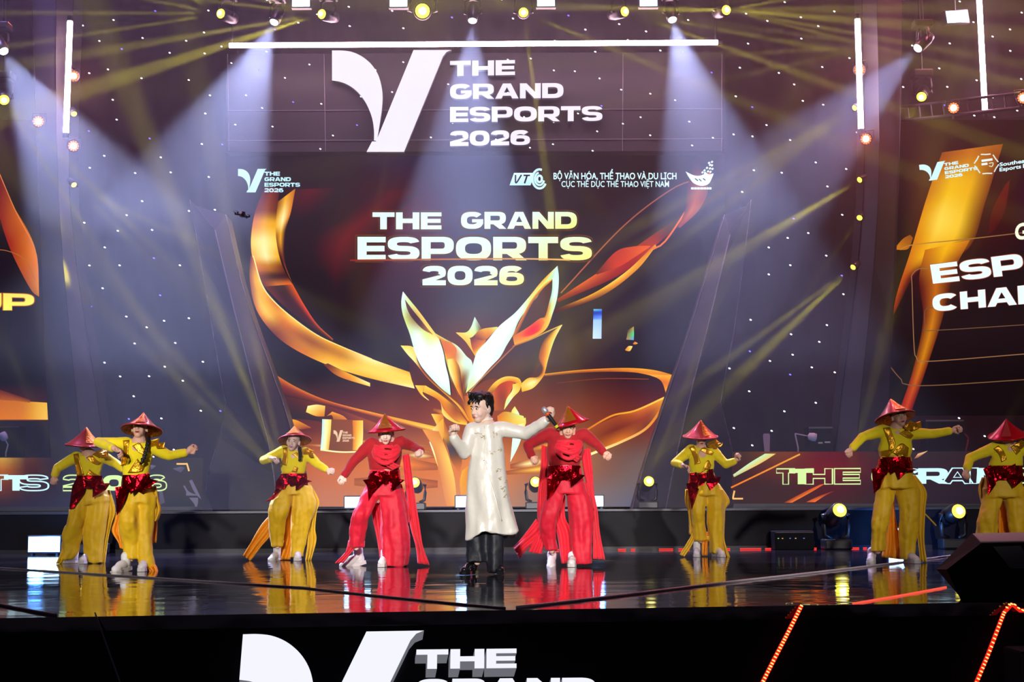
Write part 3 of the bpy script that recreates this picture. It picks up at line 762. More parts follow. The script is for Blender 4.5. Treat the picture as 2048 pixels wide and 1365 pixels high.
# federation mark: a bowl of light with a rising pixel tail
P3.rib([(1371, 343), (1378, 355), (1388, 367), (1403, 372), (1417, 368), (1424, 356), (1427, 348)], [(1371, 343), (1385, 350), (1396, 352), (1405, 350), (1412, 346), (1418, 349), (1427, 347)], [(0, [(236, 250, 255)]), (1, [(236, 250, 255)])], 24, 3)
for k, (x, y) in enumerate(((1409, 341), (1414, 336), (1420, 330), (1416, 343), (1420, 337), (1424, 331), (1424, 324), (1421, 344), (1425, 338), (1418, 326), (1410, 346), (1405, 345))):
    P3.line([(x - 1.5, y + 1.5), (x + 1.5, y - 1.5)], 3.4, (226, 248, 255))
P3.line([(1390, 357), (1396, 362)], 2.2, DKI); P3.line([(1398, 358), (1403, 363)], 2.2, DKI); P3.line([(1406, 357), (1411, 361)], 2.2, DKI)
P3.line([(1382, 377), (1423, 377)], 4.4, (226, 248, 255))
for x in (1388, 1394, 1400, 1407, 1413, 1418): P3.line([(x, 374.5), (x, 379.5)], 1.0, (120, 130, 150))
obj('federation_logo', P3.bm, M_PICT, screen)
M_PALE = emit('led_pale_blue', scr((205, 245, 255)), 1.25, False)
link_mesh('ministry_lettering', small_text('BỘ VĂN HÓA, THỂ THAO VÀ DU LỊCH', rect(1107, 346, 1353, 358.5), lplane(.085), .016), M_PALE, screen)
link_mesh('ministry_lettering', small_text('CỤC THỂ DỤC THỂ THAO VIỆT NAM', rect(1123, 362.5, 1338, 374), lplane(.085), .008), M_PALE, screen)

# ---------------------------------------------------------------- header panel with standing letters
hdr = empty('header_board', at(950, 306, Y_LED), 'black header panel above the middle screen, with fine frame lines', 'panel')
bm = bmesh.new()
prism(bm, [at(452, 108, Y_LED - .30), at(1448, 104, Y_LED - .30), at(1448, 302, Y_LED - .30), at(452, 304, Y_LED - .30)], (0, .3, 0)); obj('panel', bm, M_BLACK, hdr)
bm = bmesh.new()
for x in (455, 648, 1246, 1444): tube(bm, [at(x, 108, Y_LED - .31), at(x + (3 if x < 950 else -1), 302, Y_LED - .31)], .008, 6)
for y in (221, 281): tube(bm, [at(454, y + 1, Y_LED - .31), at(1446, y - 3, Y_LED - .31)], .008, 6)
obj('frame', bm, mat('frame_grey', (.16, .15, .18, 1), .5, .3), hdr)
M_SIGN = emit('sign_white', rgb(246, 242, 254), 1.1, False)
M_SIGNS = mat('sign_side', (.35, .35, .42, 1), .5)
sign = empty('header_sign', at(935, 304, Y_LED - .4), 'big white slanted mark and four lines of raised words on the header panel', 'sign')
HP = Y_LED - .42
bm = bmesh.new(); add_parts(bm, V_LOGO, lambda x, y: at(x, y, HP), depth=Vector((0, .1, 0))); obj('logo_mark', bm, [M_SIGN, M_SIGNS], sign)
for s_, r_ in (('THE', (900, 121, 1030, 152)), ('GRAND', (900, 167, 1127, 198)), ('ESPORTS', (900, 213, 1205, 244)), ('2026', (900, 261, 1060, 292))):
    bm = bmesh.new(); x0, y0, x1, y1 = r_
    words(bm, s_, [(x0, y0 + 1), (x1, y0 - 1), (x1, y1 - 2), (x0, y1 + .5)], lambda px, py: at(px, py, HP), depth=Vector((0, .1, 0)))
    obj('word_' + s_.lower() if s_ != '2026' else 'year', bm, [M_SIGN, M_SIGNS], sign)

# ---------------------------------------------------------------- side screens, turned in towards the middle
def side_plane(P0, yaw):
    n = Vector((math.sin(yaw), -math.cos(yaw), 0))
    def f(px, py, out=0.0):
        d = ray(px, py); o = P0 + n * out
        return CAM_P + d * ((o - CAM_P).dot(n) / d.dot(n))
    return f, n
RP0 = at(1790, 700, 23.0)
rp, rn = side_plane(RP0, R(-40))
rs = empty('led_screen', rp(1900, 830), 'angled screen on the right with tall golden blade and large white words', 'screen')
bm = bmesh.new(); prism(bm, [rp(1804, 262, -.01), rp(2150, 220, -.01), rp(2130, 826, -.01), rp(1776, 832, -.01)], -rn * .15); obj('panel', bm, M_PLAST, rs)
P = Pic(rp)
P.field([1776, 1860, 1950, 2130], [240, 420, 560, 700, 832], [
    [(66, 56, 66), (74, 60, 64), (70, 58, 66), (62, 54, 66)], [(56, 46, 56), (90, 60, 50), (80, 46, 62), (70, 58, 80)],
    [(46, 40, 48), (80, 46, 52), (66, 52, 66), (56, 52, 68)], [(40, 36, 44), (50, 44, 52), (54, 50, 62), (50, 48, 60)], [(36, 33, 40), (40, 36, 44), (42, 38, 46), (38, 36, 42)]], 20, 20)
P.rib([(1884, 305), (1852, 400), (1822, 500), (1796, 580), (1785, 628)], [(2006, 288), (1972, 400), (1935, 500), (1840, 540), (1786, 632)], [(0, [(150, 84, 50), (190, 116, 50), (150, 84, 46)]), (.2, [(190, 120, 50), (232, 180, 66), (226, 170, 66), (130, 76, 50)]), (.4, [(214, 140, 56), (240, 206, 96), (236, 190, 80), (110, 66, 56)]), (.6, [(200, 120, 50), (230, 170, 70), (226, 160, 60), (84, 54, 58)]), (.8, [(190, 90, 40), (130, 66, 46), (80, 50, 50)]), (1, [(150, 70, 40), (110, 60, 44)])], 40, 12)
P.rib([(1850, 500), (1838, 560), (1846, 640), (1826, 740), (1796, 830)], [(1940, 480), (1910, 540), (1884, 640), (1852, 740), (1822, 826)], [(0, [(190, 110, 50), (236, 180, 70), (190, 110, 50)]), (.25, [(90, 50, 50), (190, 110, 50), (90, 54, 50)]), (.6, [(120, 66, 44), (200, 130, 60), (120, 66, 44)]), (1, [(150, 60, 40), (190, 76, 46), (110, 54, 44)])])
P.rib([(2010, 370), (1985, 420), (1975, 470)], [(2020, 360), (2010, 420), (1990, 460)], [(0, [(110, 40, 60)]), (1, [(90, 44, 62)])])
P.rib([(1790, 496), (1806, 478), (1820, 470)], [(1792, 500), (1816, 498), (1826, 476)], [(0, [(190, 120, 60)]), (1, [(150, 90, 50)])])
LN = (150, 110, 92)
P.line([(1800, 500), (1826, 490), (1940, 478), (2060, 464)], 2.0, [(190, 130, 80), (130, 100, 90)])
P.line([(1858, 538), (1838, 538), (1824, 550), (1824, 570), (1828, 690), (1834, 716), (1860, 723), (2080, 706)], 1.8, LN)
P.line([(1866, 616), (1850, 620), (1850, 656), (1854, 662), (2080, 648)], 1.6, (120, 92, 84))
P.line([(1778, 730), (1800, 756), (1836, 772), (2080, 758)], 1.8, (128, 96, 84))
P.done('picture', rs)
P = Pic(rp); P.n = 40
W_R = lambda u, v: scr((226, 250, 255))
W_E = lambda u, v: scr((170, 90, 76))
rpl = lambda px, py: rp(px, py, .05)
rpe = lambda px, py: rp(px, py, .046)
for s_, q in (('ESPO', [(1860, 530), (2114, 498), (2120, 540), (1866, 568)]), ('CHAM', [(1864, 590), (2098, 566), (2100, 604), (1866, 624)])):
    P = Pic(rp)
    for pl_, c_, kw in ((rpe, W_E, dict(outline=.06)), (rpl, W_R, {})): words(P.bm, s_, q, pl_, grad=c_, **kw)
    obj('title_lettering', P.bm, M_PICT, rs)
P = Pic(rp); P.n = 60
lock_up(P.bm, [(1838, 330), (1955, 312), (1958, 348), (1842, 364)], rpl, lambda *a: scr((200, 240, 250)))
obj('event_lettering', P.bm, M_PICT, rs); P = Pic(rp); P.n = 60
cx, cy = 1973, 328
for k in range(6):
    a = k * 60 + 10
    P.line([(cx + 24 * math.cos(R(a + t)) * (1 - .10 * math.sin(R(t * 4))), cy - 21 * math.sin(R(a + t)) * (1 - .10 * math.sin(R(t * 4)))) for t in (0, 12, 24, 36, 48)], 2.4, (206, 226, 220))
P.line([(1963, 322), (1985, 319)], 4.4, (220, 240, 236)); P.line([(1963, 329), (1975, 327.5)], 4.4, (220, 240, 236)); P.line([(1978, 327), (1986, 326), (1984, 333), (1978, 332)], 1.8, (206, 220, 190))
obj('federation_logo', P.bm, M_PICT, rs)
link_mesh('federation_lettering', small_text('Southeast Asia', [(1999, 326), (2092, 311), (2092, 319), (1999, 333)], rpl, .02), M_PALE, rs)
link_mesh('federation_lettering', small_text('Esports', [(1999, 336), (2042, 329), (2042, 336.5), (1999, 343)], rpl, .02), M_PALE, rs)
link_mesh('federation_lettering', small_text('Federation', [(2046, 328.5), (2112, 318), (2112, 326), (2046, 336)], rpl, .02), M_PALE, rs)
link_mesh('heading_letter', small_text('G', [(2030, 449), (2056, 446), (2056, 476), (2030, 480)], rpl, .03), emit('led_cream', scr((226, 232, 200)), 1.2, False), rs)

LP0 = at(90, 700, 23.0)
lp, lnn = side_plane(LP0, R(40))
ls = empty('led_screen', lp(40, 838), 'screen at the far left edge with orange shards and the yellow letters UP', 'screen')
bm = bmesh.new(); prism(bm, [lp(-120, 255, -.01), lp(74, 310, -.01), lp(97, 840, -.01), lp(-120, 842, -.01)], -lnn * .15); obj('panel', bm, M_PLAST, ls)
P = Pic(lp)
P.field([-120, 30, 97], [240, 420, 600, 760, 842], [[(70, 58, 72), (70, 58, 74), (62, 54, 76)], [(80, 50, 56), (64, 50, 60), (54, 50, 70)], [(60, 46, 52), (52, 44, 52), (46, 42, 54)], [(56, 46, 50), (54, 44, 48), (48, 42, 50)], [(120, 70, 46), (110, 66, 46), (100, 60, 44)]], 12, 16)
P.rib([(0, 350), (20, 400), (60, 470), (75, 520), (78, 590)], [(-10, 400), (10, 470), (30, 520), (62, 580), (78, 594)], [(0, [(120, 60, 56), (130, 44, 56)]), (.4, [(190, 96, 60), (150, 60, 50)]), (.7, [(226, 130, 70), (170, 84, 50)]), (1, [(220, 140, 70), (170, 100, 60)])])
P.line([(-4, 340), (30, 420), (70, 500), (76, 560)], 1.8, (214, 130, 90))
P.line([(-20, 500), (14, 502), (50, 520), (70, 560)], 1.4, (170, 110, 80))
P.rib([(-120, 790), (0, 800), (95, 806)], [(-120, 842), (0, 840), (96, 840)], [(0, [(150, 76, 44), (190, 90, 40)]), (.7, [(190, 110, 56), (206, 120, 50)]), (1, [(226, 176, 80), (230, 180, 90)])])
P.rib([(-120, 740), (0, 780), (60, 800)], [(-120, 800), (0, 800), (60, 806)], [(0, [(90, 54, 48), (150, 70, 40)]), (1, [(110, 64, 44), (170, 96, 50)])])
P.done('picture', ls)
P = Pic(lp); P.n = 40
lpl = lambda px, py: lp(px, py, .05)
words(P.bm, 'UP', [(-58, 585), (68, 589), (68, 620), (-58, 622)], lambda px, py: lp(px, py, .046), grad=lambda u, v: scr((190, 110, 50)), outline=.09)
words(P.bm, 'UP', [(-58, 585), (68, 589), (68, 620), (-58, 622)], lpl, grad=lambda u, v: scr((236, 240 - 20 * v, 110)))
obj('yellow_lettering', P.bm, M_PICT, ls)
# ================================================================ lamps
Z_TRUSS = 11.6
Y_RIG = 23.0
M_LY = emit('lens_yellow', (1, .80, .06, 1), 3.2, False)
M_LYC = emit('lens_yellow_core', (1, .95, .45, 1), 6.0, False)
M_LW = emit('lens_white', (.86, .90, 1, 1), 5.0, False)
M_LR = emit('lens_red', (1, .16, .04, 1), 2.6, False)
M_LRC = emit('lens_red_core', (1, .72, .5, 1), 3.0, False)
M_LED = emit('led_cool_white', (.42, .68, 1, 1), 6.0, True)
M_TUBE = emit('tube_pink_white', (1, .58, .74, 1), 60.0, True)
BEAM_Y = (1.0, .86, .04)

def pipe_up(root, p, ztop=None, back=0.0):
    if ztop is None: ztop = Z_TRUSS - .152 if abs(p.y + back - Y_RIG) < .2 else 12.99
    bm = bmesh.new(); q = p + Vector((0, back, 0))
    tube(bm, ([p] if back else []) + [q, Vector((q.x, q.y, ztop))], .022, 8)
    obj('hanging_pipe', bm, M_METAL, root)
def moving_head(p, aim, label, group=None, hang=True, size=1.0, m=(M_LY, M_LYC), pipe=None, base=True):
    """p: centre of the lens; the head looks towards aim"""
    p = Vector(p); d = (Vector(aim) - p).normalized()
    c = p - d * .17 * size                          # tilt axis
    up = Vector((0, 0, 1 if hang else -1))
    bz = c + up * .34 * size
    root = empty('moving_head_light', bz + up * .06 * size, label, 'stage light', group)
    bm = bmesh.new()
    lathe(bm, [(.005, -.24 * size), (.085 * size, -.23 * size), (.105 * size, -.12 * size), (.105 * size, .06 * size), (.095 * size, .165 * size), (.088 * size, .17 * size), (.08 * size, .155 * size), (.005, .15 * size)],
          Matrix.Translation(c) @ frame_z(d), 20)
    head = obj('head', bm, M_PLAST, root, True)
    bm = bmesh.new(); ell(bm, (0, 0, 0), (.080 * size, .080 * size, .040 * size), Matrix.Translation(p - d * .008) @ frame_z(d), 20, 8); obj('lens', bm, m[0], head, True)
    bm = bmesh.new(); ell(bm, (0, 0, 0), (.045 * size, .045 * size, .022 * size), Matrix.Translation(p + d * .022 * size) @ frame_z(d), 16, 8); obj('lens_core', bm, m[1], head, True)
    side = d.cross(Vector((0, 0, 1)))
    side = side.normalized() if side.length > .05 else Vector((1, 0, 0))
    bm = bmesh.new()
    for s in (-1, 1):
        tube(bm, [c + side * s * .115 * size, c + side * s * .15 * size, c + side * s * .15 * size + up * .12 * size, c + side * s * .135 * size + up * .24 * size, c + side * s * .06 * size + up * .28 * size], .026 * size, 8)
    obj('yoke', bm, M_PLAST, root, True)
    bm = bmesh.new()
    bx(bm, -.16 * size, .16 * size, -.13 * size, .13 * size, -.06 * size, .06 * size, Matrix.Translation(bz), bev=.02 * size)
    obj('base', bm, M_PLAST, root)
    if hang: pipe_up(root, bz + up * .05, back=.0)
    return root
RED_W = .10
def par_can(p, aim, label, group=None, size=1.0, hang=True, wall=None, power=60, wide=70):
    p = Vector(p); d = (Vector(aim) - p).normalized()
    root = empty('par_can_light', p - d * .12, label, 'stage light', group)
    M = Matrix.Translation(p) @ frame_z(d)
    bm = bmesh.new(); lathe(bm, [(.005, -.2), (.06, -.2), (.075, -.14), (.085, -.01), (.098, 0), (.098, .02), (.085, .02), (.08, -.005), (.005, -.006)], M @ Matrix.Scale(size, 4), 20)
    can = obj('can', bm, M_PLAST, root, True)
    bm = bmesh.new()
    for k in range(12):
        a = 2 * math.pi * k / 12
        ell(bm, (.066 * size * math.cos(a), .066 * size * math.sin(a), .004), (.015 * size, .015 * size, .008), M, 8, 6)
    obj('led_ring', bm, M_LR, can, True)
    bm = bmesh.new(); ell(bm, (0, 0, .004), (.052 * size, .052 * size, .012), M, 16, 8); obj('lens', bm, M_LRC, can, True)
    bm = bmesh.new()
    s = d.cross(Vector((0, 0, 1))).normalized() * .105 * size
    tube(bm, [p - d * .08 - s, p - d * .09 - s * .95 + Vector((0, 0, .13)), p - d * .09 + s * .95 + Vector((0, 0, .13)), p - d * .08 + s], .009, 6)
    obj('bracket', bm, M_METAL, root)
    top = p - d * .09 + Vector((0, 0, .13))
    if wall is not None:
        bm = bmesh.new(); cone(bm, top, Vector(wall), .018, .018, 8); obj('mounting_arm', bm, M_METAL, root)
    elif hang: pipe_up(root, top)
    spot(root, p + d * .04, Vector(aim), wide, power, (1, .13, .06), .08, .9, 'red_light')
    return root
def panel_light(p, w, h, yaw, label, group=None, roll=0.0, hang=True, col=(.72, .84, 1), power=0):
    root = empty('led_panel_light', p, label, 'stage light', group)
    M = Matrix.Translation(p) @ Matrix.Rotation(yaw, 4, 'Z') @ Matrix.Rotation(roll, 4, 'Y')
    bm = bmesh.new(); bx(bm, -w / 2 - .02, w / 2 + .02, .005, .12, -h / 2 - .02, h / 2 + .02, M, bev=.01); body = obj('housing', bm, M_PLAST, root)
    bm = bmesh.new(); bx(bm, -w / 2, w / 2, -.006, .004, -h / 2, h / 2, M); obj('led_face', bm, M_LED, body)
    if hang: pipe_up(root, M @ Vector((0, .06, h / 2)))
    else:
        bm = bmesh.new()
        for s in (-1, 1): bx(bm, s * w * .4 - .015, s * w * .4 + .015, .02, .16, -h / 2 - .045, -h / 2 - .015, M)
        obj('foot', bm, M_METAL, root)
    return root

# ---------------------------------------------------------------- the overhead rig
def truss(name, a, b, label, w=.30):
    a, b = Vector(a), Vector(b); d = (b - a).normalized()
    u = Vector((0, 0, 1)) if abs(d.z) < .9 else Vector((1, 0, 0))
    s = d.cross(u).normalized(); u = s.cross(d).normalized()
    bm = bmesh.new()
    cs = [s * w / 2 + u * w / 2, -s * w / 2 + u * w / 2, -s * w / 2 - u * w / 2, s * w / 2 - u * w / 2]
    for c in cs: cone(bm, a + c, b + c, .025, .025, 8)
    n = int((b - a).length / .5)
    for i in range(n):
        p, q = a + d * (i * .5), a + d * (i * .5 + .5)
        for k in range(4):
            cone(bm, p + cs[k], (q if i % 2 else q) + cs[(k + 1) % 4], .011, .011, 5, False)
    return tag(obj(name, bm, M_METAL), label, 'truss')
truss('lighting_truss', (-13.5, Y_RIG, Z_TRUSS), (13.5, Y_RIG, Z_TRUSS), 'long horizontal truss above the stage that carries the top row of lamps')

def ring_aim(p, px, py, Y): return at(px, py, Y)
# yellow beam lamps of the top row
def yellow(px, py, Y, ends, label, power=1.0, aim=None, group='yellow beam lamps', size=1.0, dy=-.5, ang=2.4, **kw):
    p = at(px, py, Y)
    qs = []
    for e in ends:
        q = at(e[0], e[1], Y + (e[2] if len(e) > 2 else dy))
        qs.append((q, e[3] if len(e) > 3 else ang))
    if aim is None:
        v = Vector((0, 0, 0))
        for q, _ in qs: v += (q - p).normalized()
        aim = p + v.normalized() + Vector((0, -.9, 0))
    root = moving_head(p, aim, label, group, size=size, **kw)
    d = (Vector(aim) - p).normalized()
    for q, a in qs:
        spot(root, p + (q - p).normalized() * .07, q, a, 80000 * power, BEAM_Y, .025, .6)
    return root
K_TOP = 'yellow beam lamps on the overhead truss'
yellow(441, 27, Y_RIG, ((190, 66), (180, 26), (220, -14), (330, -30)), 'yellow beam lamp on the top truss, far left, fanning beams to the left', group=K_TOP, dy=-1.2, ang=1.8)
yellow(643, 28, Y_RIG, ((500, -6, -1.2, 2), (240, 96, -1.2, 3), (214, 166, -1.2, 5), (420, 2, -1.2, 2)), 'yellow beam lamp on the top truss beside the leftmost white spot, beams to the left', group=K_TOP)
y3 = yellow(845, 22, Y_RIG, ((760, 80), (905, 90), (820, 130), (900, -30), (780, -20)), 'brightest yellow lamp, turned straight at the audience above the big white mark', .5, aim=at(845, 30, Y_RIG - 8), group=K_TOP, size=1.5)
spot(y3, at(845, 22, Y_RIG - .1), CAM_P + Vector((0, 0, 1.0)), 30, 500, (1, .85, .05), .06, .9)
yellow(1047, 25, Y_RIG, ((985, -2), (1056, 90), (1120, 55)), 'yellow beam lamp above the raised words, right of the middle white spot', .7, group=K_TOP)
yellow(1250, 23, Y_RIG, ((1348, 58), (1500, 70), (1400, 8), (1340, 22)), 'yellow beam lamp above the right end of the white light bar', group=K_TOP)
yellow(1453, 20, Y_RIG, ((1600, -6), (1700, 36), (1660, 58), (1700, 82), (1560, 30), (1350, 18)), 'yellow beam lamp on the top truss, far right, fanning beams to the right', group=K_TOP, dy=-1.2, ang=1.8)
K_SIDE = 'yellow beam lamps on the side towers'
yellow(8, 200, 21.85, ((100, 345), (140, 330)), 'yellow beam lamp at the left edge below the white spot', .8, group=K_SIDE)
yellow(1755, 92, Y_RIG, ((1540, 60), (1530, 105), (1535, 140)), 'yellow beam lamp just right of the inner light tube on the right', .8, group=K_SIDE)
yellow(1843, 194, Y_RIG + .1, ((1790, 300), (1740, 350), (1715, 430)), 'yellow beam lamp between two red lamps above the right screen', .5, group=K_SIDE)
def small_y(px, py, ends, label, power=.7, Y=22.05):
    p = at(px, py, Y)
    v = at(ends[0][0], ends[0][1], Y - 1)
    root = empty('beam_light', p, label, 'stage light', 'small yellow beam lamps on the pillars')
    d = (v - p).normalized(); M = Matrix.Translation(p) @ frame_z(d)
    bm = bmesh.new(); lathe(bm, [(.003, -.16), (.05, -.15), (.06, -.02), (.055, .0), (.047, -.012), (.003, -.013)], M, 16); can = obj('can', bm, M_PLAST, root, True)
    bm = bmesh.new(); ell(bm, (0, 0, 0), (.045, .045, .014), M, 14, 8); obj('lens', bm, M_LY, can, True)
    bm = bmesh.new(); cone(bm, p - d * .1, p - d * .1 + Vector((0, .35, 0)), .015, .015, 6); obj('bracket', bm, M_METAL, root)
    for e in ends:
        q = at(e[0], e[1], Y - .4)
        spot(root, p + d * .03, q, e[2] if len(e) > 2 else 3, 45000 * power, BEAM_Y, .03, .5)
small_y(148, 228, ((190, 330), (230, 300)), 'small yellow lamp beside the lower end of the left light tube', .15)
small_y(148, 370, ((300, 520), (250, 420)), 'small yellow lamp on the left pillar below the red lamp', .5)
small_y(1709, 216, ((1500, 330), (1420, 400), (1480, 390)), 'small yellow lamp beside the lower half of the inner right tube', 1.0)
small_y(1719, 360, ((1560, 450, 3), (1500, 500), (1600, 430)), 'small yellow lamp on the right pillar at the height of the screen logos', 1.0)
small_y(1719, 436, ((1660, 520),), 'small amber yellow lamp on the right pillar, second from the bottom', .15)
small_y(1706, 535, ((1550, 680, 4), (1450, 790, 3), (1590, 620)), 'lowest small yellow lamp on the right pillar', 1.2)

# white spots
def white(px, py, ends, label, power, ang, Y=Y_RIG, dy=-1.2, group='white spots with broad beams'):
    p = at(px, py, Y); q = at(ends[0], ends[1], Y + dy)
    root = moving_head(p, q, label, group, m=(M_LW, M_LW), size=.9)
    spot(root, p + (q - p).normalized() * .07, q, ang, power, (.46, .52, 1.0), .05, .35)
WP = 20000
white(548, 45, (438, 300), 'white spot at the left end of the light bar, beam falling to the left', WP, 36)
white(945, 42, (930, 400), 'white spot above the middle of the light bar, beam falling straight down', WP * .8, 33)
white(1345, 40, (1412, 300), 'white spot near the right end of the light bar, beam falling to the right', WP * .8, 33)
white(8, 103, (170, 390), 'white spot at the far left edge with a broad beam across the left pillar', WP, 34, 21.8)
white(1835, 97, (1640, 290), 'white spot between the two right light tubes, beam falling to the left', WP * .45, 30, 21.8, -.8)

# red lamps
GR = 'red lamps with a ring of small LEDs'
PF = 22.36                                                # front of the side pillars
for px, py, Y, lab, pw, mount in ((84, 17, Y_RIG, 'red lamp in the top left corner above the left light tube', 50, None), (77, 243, 22.0, 'red lamp left of the lower end of the left light tube', 50, 'p'), (147, 292, 22.0, 'red lamp just below the left light tube', 50, 'p'),
                           (147, 152, 22.05, 'red lamp behind the middle of the left light tube', 200, 'p'), (1772, 8, Y_RIG, 'red lamp at the top edge right of the inner right tube', 50, None), (1787, 237, 0, 'red lamp over the near corner of the right screen', 50, 'r'),
                           (1907, 216, 0, 'red lamp over the right screen left of the outer light tube', 50, 'r'), (2046, 196, 0, 'red lamp cut by the right edge of the picture', 50, 'r'), (1719, 140, 22.05, 'red lamp behind the middle of the inner right tube', 500, 'p'),
                           (1732, 278, 22.0, 'red lamp right below the inner right tube, turned to the side', 400, 'p')):
    p = rp(px, py, .22) if mount == 'r' else at(px, py, Y)
    w = None
    if mount == 'p': w = (p.x + (.06 if px > 1000 else -.06), PF, p.z + .10)
    if mount == 'r': w = rp(px, py + 22 , .1)
    par_can(p, CAM_P + Vector((p.x * .5, 0, 1.5)) if pw < 150 else Vector((p.x * .45, 15.0, 4.0)), lab, GR, 1.05, True, wall=w, power=pw)

# cool white panels above
GP = 'cool white panels on the overhead truss'
for px, py, lab in ((602, 3, 'bright white panel at the top edge, leftmost of the top row'), (797, 3, 'bright white panel at the top edge left of the brightest yellow lamp'), (1092, 2, 'bright white panel at the top edge right of the middle'), (1297, 2, 'bright white panel at the top edge, right end of the row')):
    panel_light(at(px, py, Y_RIG - .3), .29, .17, 0, lab, GP)
panel_light(at(1915, 33, Y_RIG), .40, .20, R(12), 'tilted bright white panel at the upper right beside the outer light tube', None, R(-7))

# light tubes
def light_tube(a, b, label, Y, r=.044, wall=False):
    p, q = at(a[0], a[1], Y), at(b[0], b[1], Y)
    root = empty('light_tube', (p + q) / 2, label, 'light tube')
    bm = bmesh.new(); capsule(bm, p, q, r, r, 14); obj('tube', bm, M_TUBE, root, True)
    d = (q - p).normalized()
    for e0, e1 in ((p - d * .10, p - d * .02), (q + d * .02, q + d * .10)):
        bm = bmesh.new(); cone(bm, e0, e1, r * 1.1, r * 1.1, 12); obj('end_cap', bm, M_METAL, root)
    bk = Vector((0, r * 2.2, 0)); bm = bmesh.new(); cone(bm, p + bk, q + bk, .02, .02, 8); obj('holder', bm, M_METAL, root)
    for e in ((p, q) if abs(d.x) > .5 or wall else (p,)):
        if wall:
            bm = bmesh.new(); cone(bm, e + bk, Vector((e.x + (.10 if e.x > 0 else -.04), PF, e.z)), .012, .012, 6); obj('mounting_arm', bm, M_METAL, root)
        else: pipe_up(root, e + bk)
    return root
light_tube((140, 45), (132, 264), 'upright glowing pink white tube on the left', 21.9, wall=True)
light_tube((1715, 41), (1722, 256), 'upright glowing pink white tube on the right, the inner one', 21.9, wall=True)
light_tube((1957, -30), (1970, 223), 'upright glowing pink white tube at the far right, the outer one', Y_RIG - .1)
light_tube((461, 91), (1433, 85), 'long horizontal glowing white bar over the header panel', Y_RIG + .9)

# lamps on the riser and the deck
GF = 'yellow moving heads standing on the stage'
def floor_head(px, py, base_py, Y, zbase, ends, label, power=1.0, aim=None, size=1.0):
    p = at(px, py, Y)
    p.z = max(p.z, zbase + .34 * size)
    q0 = at(ends[0][0], ends[0][1], Y); q0.y -= 1.6
    root = moving_head(p, aim or (p + ((q0 - p).normalized() + Vector((0, -1.2, 0)))), label, GF, hang=False, size=size)
    # let the base stand on the floor
    low = zbase
    dz = low - min((root.matrix_basis @ Vector(c)).z for o in root.children if o.name.startswith('base') for c in [(o.matrix_parent_inverse @ v.co) for v in o.data.vertices])
    root.location.z += dz
    bpy.context.view_layer.update()
    pp = p + Vector((0, 0, dz))
    for e in ends:
        q = at(e[0], e[1], Y - (e[2] if len(e) > 2 else .3))
        d = (q - p).normalized()
        spot(root, pp + d * .05, pp + d * 3, e[3] if len(e) > 3 else 4.5, 45000 * power, BEAM_Y, .045, .6)
    return root
floor_head(829, 968, 1012, 22.6, .6, ((800, 860, 1.5),), 'yellow moving head on the riser between red dancer and singer', .12)
floor_head(1071, 966, 1012, 22.6, .6, ((1076, 860, 1.5),), 'yellow moving head on the riser behind the red dancer at the microphone', .12)
floor_head(1298, 964, 1012, 22.6, .6, ((1338, 860, .3), (1385, 730, .3)), 'yellow moving head on the riser in front of the right slanted column', .5)
floor_head(572, 966, 1012, 22.6, .6, ((440, 640), (420, 590), (330, 690), (300, 710), (500, 640)), 'yellow moving head on the riser behind the smiling yellow dancer', 1.6)
def deck_head(px, py, foot_py, ends, label, power):
    Y = 20.6
    return floor_head(px, py, foot_py, Y, 0.0, ends, label, power, size=1.25)
deck_head(1680, 1026, 1096, ((1735, 820), (1768, 850), (1716, 880)), 'yellow moving head on the deck left of the tall yellow dancer with outstretched arms', 1.3)
deck_head(1918, 1028, 1094, ((1975, 920),), 'yellow moving head on the deck between the two right yellow dancers', .4)
deck_head(176, 1030, 1100, ((90, 850), (130, 840), (30, 880)), 'yellow moving head on the deck hidden behind the left yellow dancers', 1.3)
def floor_panel(px, py, wpx, hpx, zb, Y, label, group=None, glow=6):
    p = at(px, py, Y); s = FPX / Y
    w, h = wpx / s, hpx / s
    p.z = zb + h / 2 + .045
    root = panel_light(p, w, h, 0, label, group, hang=False)
    l = bpy.data.lights.new('panel_glow', 'POINT'); l.energy = glow; l.color = (.08, .30, 1); l.shadow_soft_size = .1
    o = bpy.data.objects.new('panel_glow', l); COL.objects.link(o); o.location = p + Vector((0, -.30, .05)); o.parent = root; o.matrix_parent_inverse = parent_inv(root)
    return root
GFP = 'cool white panels along the riser edge'
floor_panel(716, 1003, 52, 21, .6, 21.6, 'glowing white panel on the riser behind the left red dancer', GFP)
floor_panel(932, 1000, 40, 21, .6, 21.6, 'glowing white panel on the riser behind the singer', GFP)
floor_panel(1193, 1000, 26, 20, .6, 21.6, 'glowing white panel on the riser behind the right red dancer', GFP)
Yp = 20.3
floor_panel(88, 1095, 62, 30, 0, Yp, 'large glowing blue white panel on the deck at the far left', None, 45)
Yp = 20.9
floor_panel(1800, 1078, 46, 34, 0, Yp, 'glowing blue white panel on the deck behind the legs of the tall yellow dancer', None, 35)
